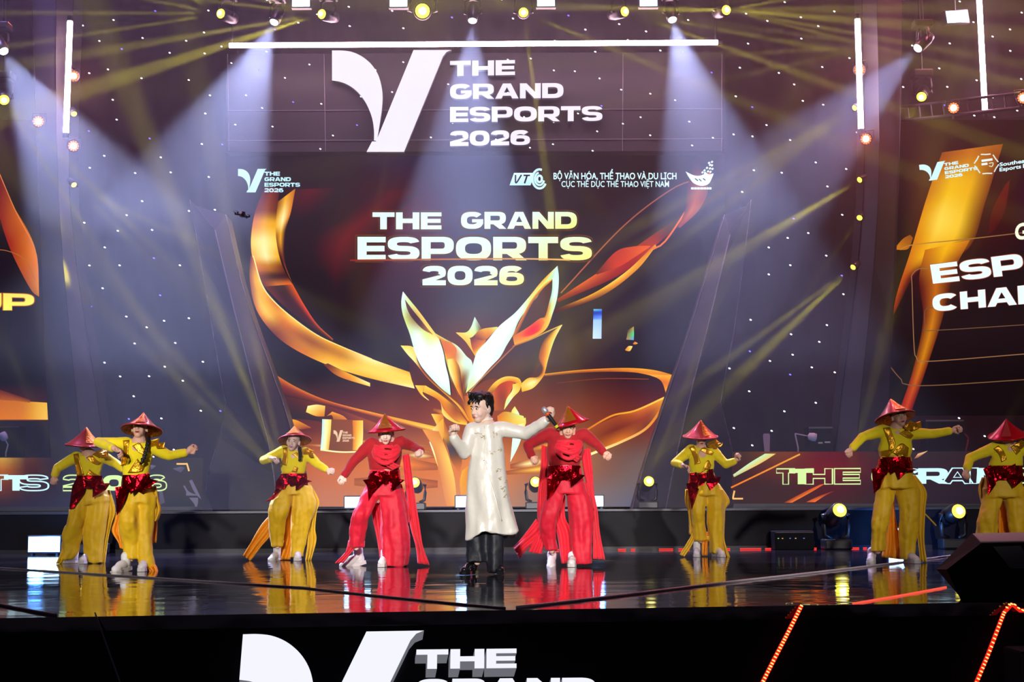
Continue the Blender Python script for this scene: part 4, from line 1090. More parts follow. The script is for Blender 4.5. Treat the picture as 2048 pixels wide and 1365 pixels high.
# ================================================================ set pieces
M_COL = mat('column_grey', (.030, .029, .036, 1), .45, var=(.9, (.045, .043, .052, 1)))
M_TRIM = mat('silver_edge', (.26, .26, .30, 1), .3, .8, bump=(55, 1.0, .03))
def faceted(name, label, outer, ridge, inner, Yf, ridge_out, depth, cat='column', extra=()):
    """a slanted column: outer, ridge and inner lines as pixel polylines from top to bottom, two or more front facets"""
    root = empty(name, at(*ridge[-1], Yf), label, cat)
    def pl(line, Y, n=10): return catmull([at(x, y, Y) for x, y in line], n) if len(line) > 2 else [at(*line[0], Y).lerp(at(*line[1], Y), k / (n - 1)) for k in range(n)]
    bm = bmesh.new()
    O, Rr, I = pl(outer, Yf), pl(ridge, Yf - ridge_out), pl(inner, Yf)
    for L in (O, Rr, I): L[-1].z = .6
    rows = []
    for k in range(10):
        b1, b2 = I[k] + Vector((0, depth, 0)), O[k] + Vector((0, depth, 0))
        rows.append([bm.verts.new(p) for p in (O[k], Rr[k], I[k], b1, b2)])
    for a, b_ in zip(rows, rows[1:]):
        for k in range(5): bm.faces.new((a[k], a[(k + 1) % 5], b_[(k + 1) % 5], b_[k]))
    bm.faces.new(rows[0]); bm.faces.new(rows[-1][::-1])
    obj('body', bm, M_COL, root)
    for L, r in ((I, .010), (Rr, .010), (O, .007)):
        bm = bmesh.new(); tube(bm, [p + Vector((0, -.012, 0)) for p in L], r if cat == 'column' else .006, 6); obj('edge_trim', bm, M_TRIM if cat == 'column' else M_METAL, root)
    return root
faceted('slanted_column', 'dark slanted column on the left of the middle screen', [(380, 400), (398, 500), (436, 725), (451, 826), (407, 977), (410, 1014)], [(430, 460), (461, 590), (513, 795), (540, 900), (556, 1014)], [(452, 430), (488, 583), (545, 745), (580, 850), (622, 1014)], Y_COL, .25, .5)
faceted('slanted_column', 'dark slanted column on the right of the middle screen', [(1502, 400), (1490, 500), (1465, 680), (1441, 813), (1469, 909), (1470, 1010)], [(1460, 470), (1410, 676), (1388, 759), (1371, 831), (1331, 1010)], [(1449, 430), (1383, 646), (1311, 860), (1264, 1010)], Y_COL, .25, .5)
faceted('side_pillar', 'tall dark pillar between the left screen and the star cloth', [(62, -80), (78, 400), (97, 842), (110, 1016)], [(112, -80), (118, 400), (158, 842), (172, 1016)], [(150, -80), (140, 400), (202, 842), (214, 1016)], 22.4, .20, .5, 'pillar')
faceted('side_pillar', 'tall dark pillar between the star cloth and the right screen', [(1722, -80), (1726, 400), (1676, 842), (1662, 1010)], [(1752, -80), (1756, 400), (1716, 842), (1706, 1010)], [(1806, -80), (1796, 400), (1776, 842), (1770, 1010)], 22.4, .20, .5, 'pillar')
# frame bar over the right screen that carries red lamps
a, b_ = rp(1772, 246, .1), rp(2090, 210, .1)
bm = bmesh.new(); cone(bm, a, b_, .03, .03, 8); cone(bm, a + Vector((0, .06, .25)), b_ + Vector((0, .06, .25)), .025, .025, 8)
for i in range(14):
    p = a.lerp(b_, i / 13); cone(bm, p, p + Vector((0, .06, .25)), .012, .012, 5)
tag(obj('lamp_rail', bm, M_METAL), 'thin metal rail along the top of the right screen', 'rail')

# ---------------------------------------------------------------- LED desks on the riser
def desk(poly, label, draw, Yd=Y_DESK):
    root = empty('led_desk', at(sum(p[0] for p in poly) / 4, 1008, Yd), label, 'desk')
    f = lambda px, py, out=0.0: at(px, py, Yd - out)
    pts = [f(*p) for p in poly]
    for p in pts[2:]: p.z = .602
    bm = bmesh.new(); prism(bm, pts, (0, .75, 0)); obj('body', bm, M_PLAST, root)
    P = Pic(f); draw(P, f)
    obj('picture', P.bm, M_PICT, root)
    return root
LIM = lambda *a: scr((206, 232, 160))
CYA = lambda *a: scr((200, 240, 255))
def glyphs(P, f, items, y0, y1, sl=0.0):
    for ch, x0, x1, solid, col in items:
        q = [(x0, y0 + sl * x0), (x1, y0 + sl * x1), (x1, y1 + sl * x1), (x0, y1 + sl * x0)]
        P.n += 1; o = .004 + .002 * P.n
        if solid: words(P.bm, ch, q, lambda px, py, o=o: f(px, py, o), grad=col)
        else: words(P.bm, ch, q, lambda px, py, o=o: f(px, py, o), grad=col, outline=.085)
def draw_left(P, f):
    P.field([-260, 0, 60, 130, 405], [916, 940, 975, 1014], [[(190, 150, 80), (190, 150, 84), (90, 62, 70), (66, 62, 80), (72, 66, 74)], [(190, 120, 60), (170, 100, 60), (84, 58, 66), (66, 60, 78), (74, 66, 74)], [(120, 70, 56), (110, 66, 56), (76, 60, 70), (70, 62, 78), (76, 66, 72)], [(70, 58, 70), (70, 60, 74), (70, 62, 80), (72, 66, 84), (70, 64, 72)]], 30, 8)
    for poly in (([(352, 928), (366, 928), (376, 930)], [(358, 932), (368, 933), (371, 935)]),): pass
    P.line([(353, 928.5), (372, 928.5), (374, 929), (378, 943)], 3.2, (250, 190, 120))
    G = (112, 104, 122)
    P.rib([(366, 972), (372, 984), (372, 992)], [(370, 972), (378, 984), (398, 992)], [(0, [G]), (1, [G])], 8, 2)
    P.rib([(378, 962), (386, 980), (392, 990)], [(384, 960), (396, 984), (403, 1000)], [(0, [G]), (1, [G])], 8, 2)
    P.rib([(378, 996), (388, 1008), (390, 1014)], [(396, 996), (396, 1006), (394, 1014)], [(0, [G]), (1, [G])], 8, 2)
    P.rib([(300, 930), (302, 940)], [(312, 932), (306, 938)], [(0, [G]), (1, [(90, 84, 100)])], 4, 2)
    P.rib([(345, 938), (362, 946)], [(362, 934), (370, 936)], [(0, [(100, 94, 112)]), (1, [(90, 84, 100)])], 4, 2)
    P.rib([(318, 980), (320, 1010)], [(324, 980), (330, 1006)], [(0, [(96, 90, 108)]), (1, [(90, 84, 100)])], 4, 2)
    glyphs(P, f, [('R', -70, -22, False, CYA), ('T', -24, 16, False, CYA), ('T', 8, 56, True, CYA), ('S', 38, 97, False, CYA), ('2', 126, 166, False, LIM), ('0', 168, 206, False, LIM), ('0', 206, 250, True, LIM), ('2', 252, 292, False, LIM), ('6', 294, 333, False, LIM)], 951, 982)
desk([(-260, 919), (371, 922), (406, 1013), (-260, 1017)], 'left presenter desk with a long LED front showing part of the event name and 2026', draw_left)
def draw_right(P, f):
    P.field([1464, 1560, 1650, 1800, 2320], [904, 940, 975, 1008], [[(80, 66, 60), (120, 74, 56), (104, 56, 66), (76, 64, 76), (66, 58, 72)], [(78, 58, 60), (104, 64, 58), (116, 54, 62), (76, 62, 74), (64, 56, 70)], [(80, 60, 68), (80, 62, 70), (92, 56, 64), (72, 60, 72), (62, 54, 70)], [(76, 62, 72), (80, 62, 66), (84, 60, 64), (70, 60, 72), (62, 54, 68)]], 30, 8)
    P.rib([(1466, 950), (1500, 926), (1530, 908)], [(1468, 955), (1520, 928), (1552, 908)], [(0, [(200, 220, 190), (190, 190, 130)]), (.5, [(190, 230, 190), (230, 190, 110)]), (1, [(190, 230, 180), (220, 190, 110)])], 12, 3)
    P.line([(1462, 976), (1520, 948), (1600, 909)], 3.2, [(230, 120, 60), (226, 160, 80)])
    P.rib([(1568, 1006), (1610, 984), (1640, 970)], [(1584, 1006), (1624, 984), (1650, 968)], [(0, [(150, 70, 50), (236, 130, 70)]), (1, [(200, 90, 60), (214, 110, 70)])], 10, 3)
    P.rib([(1612, 1005), (1640, 992), (1662, 984)], [(1630, 1005), (1650, 992), (1668, 983)], [(0, [(190, 90, 56), (236, 120, 60)]), (1, [(120, 64, 60), (150, 74, 60)])], 10, 3)
    P.rib([(1828, 918), (1836, 908)], [(1836, 916), (1856, 902)], [(0, [(150, 100, 84)]), (1, [(226, 180, 140)])], 4, 2)
    P.line([(1469, 982), (1466, 997), (1468, 998), (1486, 998)], 3.2, (250, 190, 120))
    glyphs(P, f, [('T', 1553, 1590, False, LIM), ('T', 1578, 1628, True, LIM), ('H', 1611, 1665, False, LIM), ('E', 1669, 1721, False, LIM), ('G', 1744, 1796, False, LIM), ('G', 1792, 1846, True, CYA), ('R', 1836, 1896, True, CYA), ('A', 1884, 1946, False, CYA), ('N', 1940, 1990, False, CYA), ('N', 1954, 2004, True, CYA), ('D', 2006, 2062, False, LIM)], 938 + 6.9, 969 + 6.9, -.0042)
desk([(1497, 907), (2320, 900), (2320, 1006), (1465, 1010)], 'right presenter desk with a long LED front showing the event name', draw_right)
DZ = at(1600, 907, Y_DESK).z
def on_desk(px, w, d, h, yo=.35):
    p = at(px, 880, Y_DESK + yo); return p.x - w / 2, p.x + w / 2, Y_DESK + yo - d / 2, Y_DESK + yo + d / 2
# things on the desks
M_DARK = mat('case_dark', (.010, .010, .013, 1), .6, spec=.1)
M_DARKP = mat('case_front', (.006, .006, .008, 1), .6, spec=.08)
M_PALEP = mat('pale_card', (.42, .36, .40, 1), .6)
def case(px, wpx, hpx, label, glow=None, zb=None, yo=.18, lights=()):
    s = FPX / (Y_DESK + yo)
    x0, x1, y0, y1 = on_desk(px, wpx / s, .3, 0, yo)
    z0 = DZ if zb is None else zb
    root = empty('monitor_case', Vector(((x0 + x1) / 2, (y0 + y1) / 2, z0)), label, 'equipment case')
    bm = bmesh.new(); bx(bm, x0, x1, y0, y1, z0, z0 + hpx / s, bev=.015); obj('shell', bm, M_DARK, root)
    bm = bmesh.new(); bx(bm, x0 + .04, x1 - .04, y0 - .006, y0 + .01, z0 + .05, z0 + hpx / s - .06); obj('front_panel', bm, M_DARKP, root)
    bm = bmesh.new(); bx(bm, x0 + .01, x1 - .01, y0 - .008, y0 + .02, z0 + hpx / s - .035, z0 + hpx / s - .012); obj('top_edge', bm, mat('edge_red', (.10, .045, .055, 1), .4), root)
    for i, (dx, dz, w, c) in enumerate(lights):
        bm = bmesh.new(); bx(bm, x0 + dx, x0 + dx + w, y0 - .012, y0, z0 + dz, z0 + dz + .025); obj('label_plate', bm, c, root)
    return root
M_TAG = mat('grey_tag', (.40, .40, .46, 1), .5)
case(1638, 50, 55, 'dark equipment case on the right desk beside the laptop stand', yo=.5, lights=((.15, .16, .07, M_TAG), (.25, .17, .09, M_TAG)))
case(1885, 78, 66, 'dark equipment case on the right desk behind the outstretched yellow arm')
case(-10, 110, 66, 'dark equipment case at the left end of the left desk', yo=.5)
def carton(px, label):
    x0, x1, y0, y1 = on_desk(px, .10, .08, 0, .15)
    root = empty('drink_carton', Vector(((x0 + x1) / 2, (y0 + y1) / 2, DZ)), label, 'carton')
    bm = bmesh.new(); q = [Vector((x0 + .02, y0, DZ)), Vector((x1 - .015, y0, DZ)), Vector((x1, y0, DZ + .29)), Vector((x0, y0, DZ + .29))]; prism(bm, q, (0, .07, 0)); obj('body', bm, M_PALEP, root)
    bm = bmesh.new(); bx(bm, x0 + .005, x1 - .005, y0 + .01, y0 + .06, DZ + .285, DZ + .31, bev=.006); obj('lid', bm, M_TAG, root)
carton(1533, 'pale tapered carton standing alone near the left end of the right desk')
def laptop_stand(pxs, label, mirror=1):
    g = lambda x, y, dy=.14: at(x, y, Y_DESK + dy)
    root = empty('reading_lamp', g(pxs[0][0], 905), label, 'lamp')
    bm = bmesh.new(); p = g(*pxs[0]); q = g(*pxs[1]); r_ = g(*pxs[2])
    base = Vector((p.x, p.y, DZ)); cone(bm, base, base + Vector((0, 0, .02)), .08, .07, 16); obj('base', bm, M_DARK, root)
    bm = bmesh.new(); tube(bm, [base + Vector((0, 0, .015)), p, q], .012, 8); tube(bm, [q, r_], .010, 8); obj('arm', bm, M_TAG, root)
    d = (r_ - q).normalized(); bm = bmesh.new()
    lathe(bm, [(.02, -.05), (.055, -.03), (.068, .03), (.06, .08), (.05, .082), (.004, .07)], Matrix.Translation(r_) @ frame_z(d), 14); obj('head', bm, mat('head_grey', (.5, .48, .54, 1), .5), root, True)
laptop_stand(((1596, 895), (1590, 868), (1622, 874)), 'bent pale headed desk lamp on the right desk left of the case')
laptop_stand(((12, 905), (16, 890), (8, 876)), 'bent pale headed desk lamp on the left desk at the picture edge')
# red cable behind the case on the right desk
bm = bmesh.new(); tube(bm, catmull([at(1928, 868, Y_DESK + .3), at(1936, 876, Y_DESK + .3), at(1935, 888, Y_DESK + .3), Vector((at(1930, 895, Y_DESK + .3).x, Y_DESK + .3, DZ + .012))], 14), .014, 8)
tag(obj('cable', bm, mat('cable_red', (.32, .03, .05, 1), .5)), 'curved red cable on the right desk', 'cable')
# equipment box with tiny lights at the foot of the riser
s = FPX / 20.9
x0 = at(1546, 1080, 20.9).x; x1 = at(1624, 1080, 20.9).x
root = empty('rack_box', Vector(((x0 + x1) / 2, 20.9, 0)), 'black rack box with tiny coloured lights at the foot of the riser', 'equipment box')
bm = bmesh.new(); bx(bm, x0, x1, 20.75, 21.10, 0, .27, bev=.012); obj('shell', bm, M_DARK, root)
bm = bmesh.new(); bx(bm, x0 + .01, x1 - .01, 20.742, 20.76, .245, .256); obj('top_edge', bm, mat('edge_rose', (.16, .06, .07, 1), .4), root)
for dx, c in ((.05, (.5, 1, .3, 1)), (.11, (1, .5, .25, 1)), (.22, (.3, .25, 1, 1)), (.30, (1, .6, .4, 1)), (.42, (.3, .25, 1, 1))):
    bm = bmesh.new(); ell(bm, (x0 + dx, 20.745, .165), (.013, .006, .008)); obj('indicator_light', bm, emit('indicator', c, .5, False), root)

# ---------------------------------------------------------------- light strips and cables on the deck
M_REDLED = emit('led_red', (1, .035, .03, 1), 1.6, False)
M_AMB = emit('led_amber', (1, .42, .10, 1), 2.6, False)
root = empty('led_strip', at(1450, 1097, Y_RISER - .05), 'broken red light strip along the foot of the riser', 'light strip')
bm = bmesh.new(); xa, xb = at(1080, 1098, Y_RISER - .05).x, at(1800, 1095, Y_RISER - .05).x
bx(bm, xa, xb, Y_RISER - .06, Y_RISER - .031, .001, .022); obj('channel', bm, M_METAL, root)
for x, w in ((1110, 8), (1128, 10), (1142, 6), (1166, 12), (1236, 16), (1262, 8), (1318, 28), (1357, 22), (1388, 8), (1440, 20), (1480, 42), (1530, 26), (1563, 12), (1596, 10), (1611, 22), (1648, 14), (1700, 18), (1726, 8), (1856, 22), (1910, 12)):
    a = at(x, 1097, Y_RISER - .06).x; b_ = at(x + w, 1097, Y_RISER - .06).x
    if a < xb: bm = bmesh.new(); bx(bm, a, min(b_, xb), Y_RISER - .066, Y_RISER - .058, .004, .018); obj('lit_segment', bm, M_REDLED, root)
M_CAB = mat('cable_grey', (.10, .09, .10, 1), .4, bump=(40, .6, .01))
def deck_line(name, pts, r, m, label, cat='cable'):
    P = catmull([atz(x, y, r * .7) for x, y in pts], 40)
    for p in P: p.z = r * .75
    bm = bmesh.new(); tube(bm, P, r, 8)
    return tag(obj(name, bm, m, None, True), label, cat)
deck_line('cable', [(-40, 1134), (160, 1147), (330, 1158), (480, 1168), (620, 1177)], .008, M_CAB, 'dark cable running across the deck in front of the left yellow dancers')
deck_line('cable', [(596, 1175), (760, 1193), (900, 1207), (1010, 1217)], .0075, M_CAB, 'dark cable crossing the deck to the front edge below the singer')
deck_line('cable', [(-30, 1205), (60, 1222), (112, 1231)], .009, M_CAB, 'short dark cable in the front left corner of the deck')
deck_line('cable', [(1034, 1216), (1120, 1206), (1280, 1187), (1450, 1166), (1620, 1147), (1780, 1128), (1920, 1110)], .010, mat('cable_pale', (.50, .48, .54, 1), .35, bump=(40, .6, .01)), 'pale cable rising to the right across the deck below the dancers')
deck_line('led_strip', [(1706, 1208), (1800, 1192), (1892, 1175)], .0065, emit('led_coral', (1, .10, .06, 1), 1.1, False), 'glowing coral strip on the deck left of the black wedge', 'light strip')
def fascia_strip(pts, label):
    P = [fascia(x, y, .012) for x, y in pts]
    root = empty('led_strip', P[0], label, 'light strip')
    bm = bmesh.new(); tube(bm, P, .013, 8); obj('tube', bm, emit('led_red_tube', (1, .02, .012, 1), .9, False), root)
    bm = bmesh.new(); Q = catmull(P, 60); L = (Q[-1] - Q[0]).length; n = 34
    for i in range(n):
        k = i / n * 59; a = int(k); p = Q[a].lerp(Q[min(a + 1, 59)], k - a) + f_nrm * .012
        ell(bm, p, (.011, .006, .0048), Matrix.Translation(p) @ Matrix.Rotation(R(28), 4, 'Y') @ Matrix.Translation(-p), 8, 6)
    obj('led_bead', bm, M_AMB, root)
fascia_strip([(1602, 1214), (1576, 1266), (1545, 1326), (1500, 1416)], 'slanted red light strip running down the front of the stage')
fascia_strip([(2052, 1222), (2040, 1222), (2024, 1210), (2008, 1226), (1976, 1310), (1930, 1420)], 'red light strip at the right edge bending over the front of the stage')
bm = bmesh.new()
for i in range(44):
    p = fascia(192 + 1.15 * i, 1232 + 3.2 * i, .010); ell(bm, p, .006, None, 8, 6)
P = [fascia(190 + 1.15 * i, 1226 + 3.2 * i, .006) for i in (0, 15, 30, 46)]; tube(bm, P, .004, 6)
tag(obj('bead_cord', bm, mat('bead_grey', (.10, .10, .12, 1), .4)), 'thin beaded cord hanging down the front of the stage at left', 'cord')

# ---------------------------------------------------------------- raised sign on the front of the stage
FO = .13
fs = empty('fascia_sign', fascia(830, 1330, FO), 'big white mark and raised words on the front of the stage', 'sign')
M_FSIGN = emit('sign_glow', (.92, .92, 1.0, 1), 1.0, False)
M_FSIDE = emit('sign_glowing_side', (.150, .150, .175, 1), 1.0, False)
kx = 362 / 239.0
fl = [([(486 + (x - 664) * kx - (y - 100) * .12, 1268 - (x - 664) * .025 + (y - 100) * kx) for x, y in o], []) for o, _ in V_LOGO]
bm = bmesh.new(); add_parts(bm, fl, lambda x, y: fascia(x, y, FO), depth=-f_nrm * (FO - .004)); obj('logo_mark', bm, [M_FSIGN, M_FSIDE], fs)
for s_, q in (('THE', [(833, 1300), (1033, 1298), (1033, 1337), (832, 1339)]), ('GRAND', [(832, 1359), (1192, 1356), (1192, 1396), (831, 1399)])):
    bm = bmesh.new(); words(bm, s_, q, lambda px, py: fascia(px, py, FO), depth=-f_nrm * (FO - .004)); obj('word_' + s_.lower(), bm, [M_FSIGN, M_FSIDE], fs)

# ---------------------------------------------------------------- black wedge monitor at the front right
Yw = 9.05
root = empty('wedge_speaker', Vector((at(2000, 1200, Yw).x, Yw, 0)), 'black wedge speaker standing at the front right corner of the stage', 'speaker')
F = [at(x, y, Yw) for x, y in ((1962, 1087), (1893, 1140), (1924, 1203), (2180, 1203), (2180, 1083))]
B = [at(x, y, Yw + .5) for x, y in ((1944, 1068), (1873, 1139), (1921, 1190), (2190, 1190), (2190, 1062))]
for p in (F[2], F[3], B[2], B[3]): p.z = .004
bm = bmesh.new(); fv = [bm.verts.new(p) for p in F]; bv = [bm.verts.new(p) for p in B]
bm.faces.new(fv); bm.faces.new(bv[::-1])
for i in range(5): bm.faces.new((fv[i], bv[i], bv[(i + 1) % 5], fv[(i + 1) % 5]))
M_WEDGE = mat('wedge_black', (.006, .006, .007, 1), .8, spec=.06)
obj('cabinet', bm, M_WEDGE, root)
bm = bmesh.new(); g = [at(x, y, Yw - .004) for x, y in ((1985, 1094), (2040, 1092), (2068, 1138), (2020, 1138))]; prism(bm, g, (0, -.012, 0)); obj('side_plate', bm, mat('plate_dark', (.022, .022, .024, 1), .6), root)
bm = bmesh.new(); g = [Vector(F[0]).lerp(B[0], .08), Vector(F[4]).lerp(B[4], .08), Vector(F[4]).lerp(B[4], .92), Vector(F[0]).lerp(B[0], .92)]
prism(bm, [p + Vector((0, -.004, .006)) for p in g], (0, 0, -.006)); obj('top_bevel', bm, mat('bevel_grey', (.34, .34, .35, 1), .7), root)  # upward bevel coloured a lighter grey than the black cabinet
# dark cabinet in front of the stage at the far right
p0, p1 = at(2018, 1296, 8.1), at(2130, 1296, 8.1)
root = empty('road_case', Vector((p0.x + .2, 8.1, -1.2)), 'black case on the hall floor at the lower right corner', 'case')
bm = bmesh.new(); bx(bm, p0.x, p0.x + .6, 7.9, 8.2, -1.2, p0.z, bev=.015); obj('shell', bm, M_WEDGE, root)
bm = bmesh.new(); tube(bm, [Vector((p0.x + .005, 7.9, p0.z - .02)), Vector((p0.x + .005, 7.9, -1.19))], .010, 6); obj('corner_edge', bm, M_METAL, root)

# ---------------------------------------------------------------- small camera drone
dp = at(485, 431, 17.0)
root = empty('camera_drone', dp, 'small black camera drone hovering at left in front of the screen logo', 'drone')
RM = Matrix.Translation(dp) @ Matrix.Rotation(R(14), 4, 'Y') @ Matrix.Rotation(R(25), 4, 'Z')
bm = bmesh.new(); bx(bm, -.026, .026, -.045, .045, -.02, .022, RM, bev=.008); bx(bm, -.018, .018, -.03, .03, .022, .040, RM, bev=.004); body = obj('body', bm, M_PLAST, root)
bm = bmesh.new(); ell(bm, (0, -.05, -.004), (.016, .014, .016), RM); obj('camera', bm, mat('glass_dark', (.01, .01, .02, 1), .08), root, True)
bm = bmesh.new(); bx(bm, -.022, .022, -.02, .02, .041, .046, RM); obj('battery', bm, mat('drone_white', (.7, .66, .68, 1), .4), root)
for sx in (-1, 1):
    for sy in (-1, 1):
        bm = bmesh.new(); q = RM @ Vector((sx * .075, sy * .06, -.008)); tube(bm, [RM @ Vector((sx * .02, sy * .03, 0)), q], .006, 6); cone(bm, q, q + Vector((0, 0, .022)), .010, .009, 10); arm = obj('arm', bm, M_PLAST, root)
        bm = bmesh.new()
        for k in range(3):
            A = RM @ Matrix.Translation((sx * .075, sy * .06, .018)) @ Matrix.Rotation(k * 2.094 + sx, 4, 'Z') @ Matrix.Rotation(.25, 4, 'X')
            bx(bm, 0, .034, -.005, .005, -.001, .001, A)
        obj('propeller', bm, M_TAG, arm)
# ================================================================ performers
M_SKIN = mat('skin', rgb(232, 180, 155), .5, spec=.4)
M_SKINP = mat('skin_powdered', rgb(246, 208, 190), .5, spec=.4)
M_HAIR = mat('hair_black', (.010, .008, .008, 1), .42, bump=(160, .5, .004))
M_EYE = mat('eye_white', (.75, .72, .70, 1), .3)
M_IRIS = mat('iris_dark', (.012, .008, .006, 1), .2)
M_LIPS = mat('lips', rgb(168, 42, 52), .4)
M_LIPM = mat('lips_natural', rgb(190, 100, 96), .45)
M_YTOP = mat('yellow_knit', rgb(250, 226, 14), .85, sheen=.15, bump=(90, .25, .004))
M_YTRO = mat('yellow_satin', rgb(240, 194, 10), .6, sheen=.15, bump=(14, .25, .02), var=(5, rgb(232, 180, 6)))
M_ORG = mat('orange_lining', rgb(240, 150, 10), .6, bump=(14, .2, .02))
M_RTOP = mat('red_knit', rgb(172, 12, 28), .85, sheen=.15, bump=(110, .35, .004))
M_RTRO = mat('red_cloth', rgb(222, 12, 48), .65, sheen=.1, bump=(14, .25, .02), var=(4, rgb(206, 16, 48)))
M_RVEIL = mat('red_veil', rgb(236, 22, 50), .7, sheen=.15, bump=(24, .25, .012))
M_FOIL = mat('red_foil', rgb(190, 6, 26), .18, .95, bump=(16, .5, .03))
M_GFOIL = mat('gold_foil', rgb(220, 160, 26), .28, .6, bump=(60, .6, .008))
M_HATP = mat('hat_rose_lacquer', rgb(206, 70, 66), .28, .35, coat=.5)
M_HATR = mat('hat_red_lacquer', rgb(206, 14, 34), .25, .35, coat=.5)
M_HATG = mat('hat_gold_panel', rgb(226, 136, 40), .25, .55, bump=(38, .5, .01))
M_HATB = mat('hat_bronze_panel', rgb(184, 108, 24), .28, .5, bump=(38, .5, .01))
M_WOVEN = mat('woven_gold', rgb(226, 150, 40), .35, .8, bump=(70, 1.0, .01), var=(60, rgb(120, 50, 16)))
M_WSHOE = mat('white_leather', rgb(232, 228, 226), .5)
M_SOLE = mat('pale_rubber', rgb(214, 206, 204), .7)
M_SATIN = mat('ivory_satin', rgb(248, 244, 232), .30, .08, sheen=.3, bump=(7, .3, .03))
M_EMB = mat('gold_thread', rgb(214, 196, 150), .4, .3)
M_BLKT = mat('black_trousers', (.012, .014, .022, 1), .55, bump=(16, .25, .02))
M_BSHOE = mat('black_patent', (.010, .010, .012, 1), .12, coat=.8)

def head_into(bm, M, s=1.0):       # local frame: face towards -Y, up +Z, eye level at 0
    def E(c, r): ell(bm, Vector(c) * s, tuple(x * s for x in r), M, 20, 14)
    E((0, .012, .038), (.076, .094, .082)); E((0, .03, .01), (.070, .078, .075))
    E((0, -.022, -.025), (.060, .068, .080)); E((0, -.045, -.082), (.036, .038, .032))
    E((.030, -.050, -.035), (.028, .030, .032)); E((-.030, -.050, -.035), (.028, .030, .032))
    E((0, -.066, .028), (.052, .022, .018))
    for a, b, r0, r1 in (((0, -.082, .008), (0, -.100, -.030), .009, .0135), ((-.010, -.088, -.034), (.010, -.088, -.034), .010, .010)):
        capsule(bm, M @ (Vector(a) * s), M @ (Vector(b) * s), r0 * s, r1 * s, 10)
    for sx in (-1, 1): E((sx * .078, .012, -.008), (.010, .022, .032))
    E((0, -.082, -.060), (.026, .014, .014))
def face_parts(M, root_body, s=1.0, lips=None, smile=False):
    def sub(name, m, shapes):
        bm = bmesh.new()
        for c, r, rz in shapes:
            ell(bm, (0, 0, 0), tuple(x * s for x in r), M @ Matrix.Translation(Vector(c) * s) @ Matrix.Rotation(rz, 4, 'Y'), 12, 8)
        obj(name, bm, m, root_body, True)
    for sx in (-1, 1):
        sub('eye', M_EYE, [((sx * .030, -.080, .006), (.0145, .009, .0075), sx * .1)])
        sub('iris', M_IRIS, [((sx * .030, -.0865, .006), (.0068, .004, .0066), 0)])
        sub('eyebrow', M_HAIR, [((sx * .031, -.085, .026), (.019, .006, .0042), sx * .18)])
    sub('lips', lips or M_LIPM, [((0, -.0935, -.059), (.021 if not smile else .024, .006, .0052), 0), ((0, -.0925, -.067), (.017, .006, .0058), 0)])
    if smile: sub('teeth', M_EYE, [((0, -.0975, -.0625), (.015, .003, .003), 0)])
def hand_into(bm, wrist, d, n, curl=1.0, s=1.0, spread=.0, flip=1):
    d = Vector(d).normalized(); n = Vector(n); n = (n - d * n.dot(d)).normalized(); sd = d.cross(n).normalized() * flip
    w = Vector(wrist)
    F = Matrix((sd, n, d)).transposed().to_4x4()
    ell(bm, (0, 0, 0), (.041 * s, .017 * s, .050 * s), Matrix.Translation(w + d * .052 * s) @ F, 14, 10)
    chain(bm, [w - d * .02 * s, w + d * .03 * s], [.026 * s, .027 * s], 10)
    for k, (o, L, back) in enumerate(((-.031, .86, .006), (-.0105, .98, 0), (.0105, 1.0, 0), (.031, .78, .010))):
        b = w + d * (.092 - back) * s + sd * o * s
        out = sd * o * spread
        a1, a2, a3 = curl * 1.15, curl * 2.5, curl * 3.4
        seg = (.042 * L * s, .028 * L * s, .022 * L * s)
        p, pts = b, [b]
        for a, l in zip((a1, a2, a3), seg):
            p = p + ((d + out).normalized() * math.cos(a) + n * math.sin(a)) * l; pts.append(p)
        chain(bm, pts, [.0098 * s, .0092 * s, .0086 * s, .0078 * s], 8)
    t0 = w + d * .028 * s - sd * .030 * s + n * .004 * s
    t1 = t0 + (d * .7 - sd * (.75 - .35 * curl) + n * .5 * curl).normalized() * .036 * s
    t2 = t1 + (d * .75 + sd * (.1 + .7 * curl) + n * .55 * curl).normalized() * .030 * s
    chain(bm, [t0, t1, t2], [.0135 * s, .0112 * s, .0092 * s], 8)
def loft(bm, rows, J, ratio, folds=0.0, nf=5, seed=0, dmax=.30, n=44, dmin=.0):
    """rows: (y, x_left, x_right[, dy]) in crop pixels; a closed tube with that outline seen from the front"""
    rn = random.Random(seed); ph = rn.uniform(0, 6)
    K = 4
    ctr = []
    for r in rows:
        dy = r[3] if len(r) > 3 else 0.0
        a, b_ = J(r[1], r[0], dy), J(r[2], r[0], dy)
        ctr.append(((a + b_) / 2, (b_ - a).length / 2))
    C = catmull([c for c, _ in ctr], len(ctr) * K); W = catmull([(w, 0, 0) for _, w in ctr], len(ctr) * K)
    prev = None; first = None
    for i, (c, w) in enumerate(zip(C, W)):
        t = i / (len(C) - 1); w = w.x
        ry = min(max(w * ratio, dmin), dmax)
        ring = []
        for k in range(n):
            th = 2 * math.pi * k / n
            f = 1 + folds * (.35 + .65 * t) * (math.sin(nf * th + ph + t * 1.3) * .6 + math.sin((nf * 2 + 1) * th + ph * 2 - t * 2) * .4)
            x = w * math.cos(th) * (1 + (f - 1) * .25); y = ry * math.sin(th) * f
            ring.append(bm.verts.new(c + Vector((x, y, 0))))
        if prev:
            for k in range(n): bm.faces.new((prev[k], prev[(k + 1) % n], ring[(k + 1) % n], ring[k]))
        else: bm.faces.new(ring[::-1])
        prev = ring
    bm.faces.new(prev)
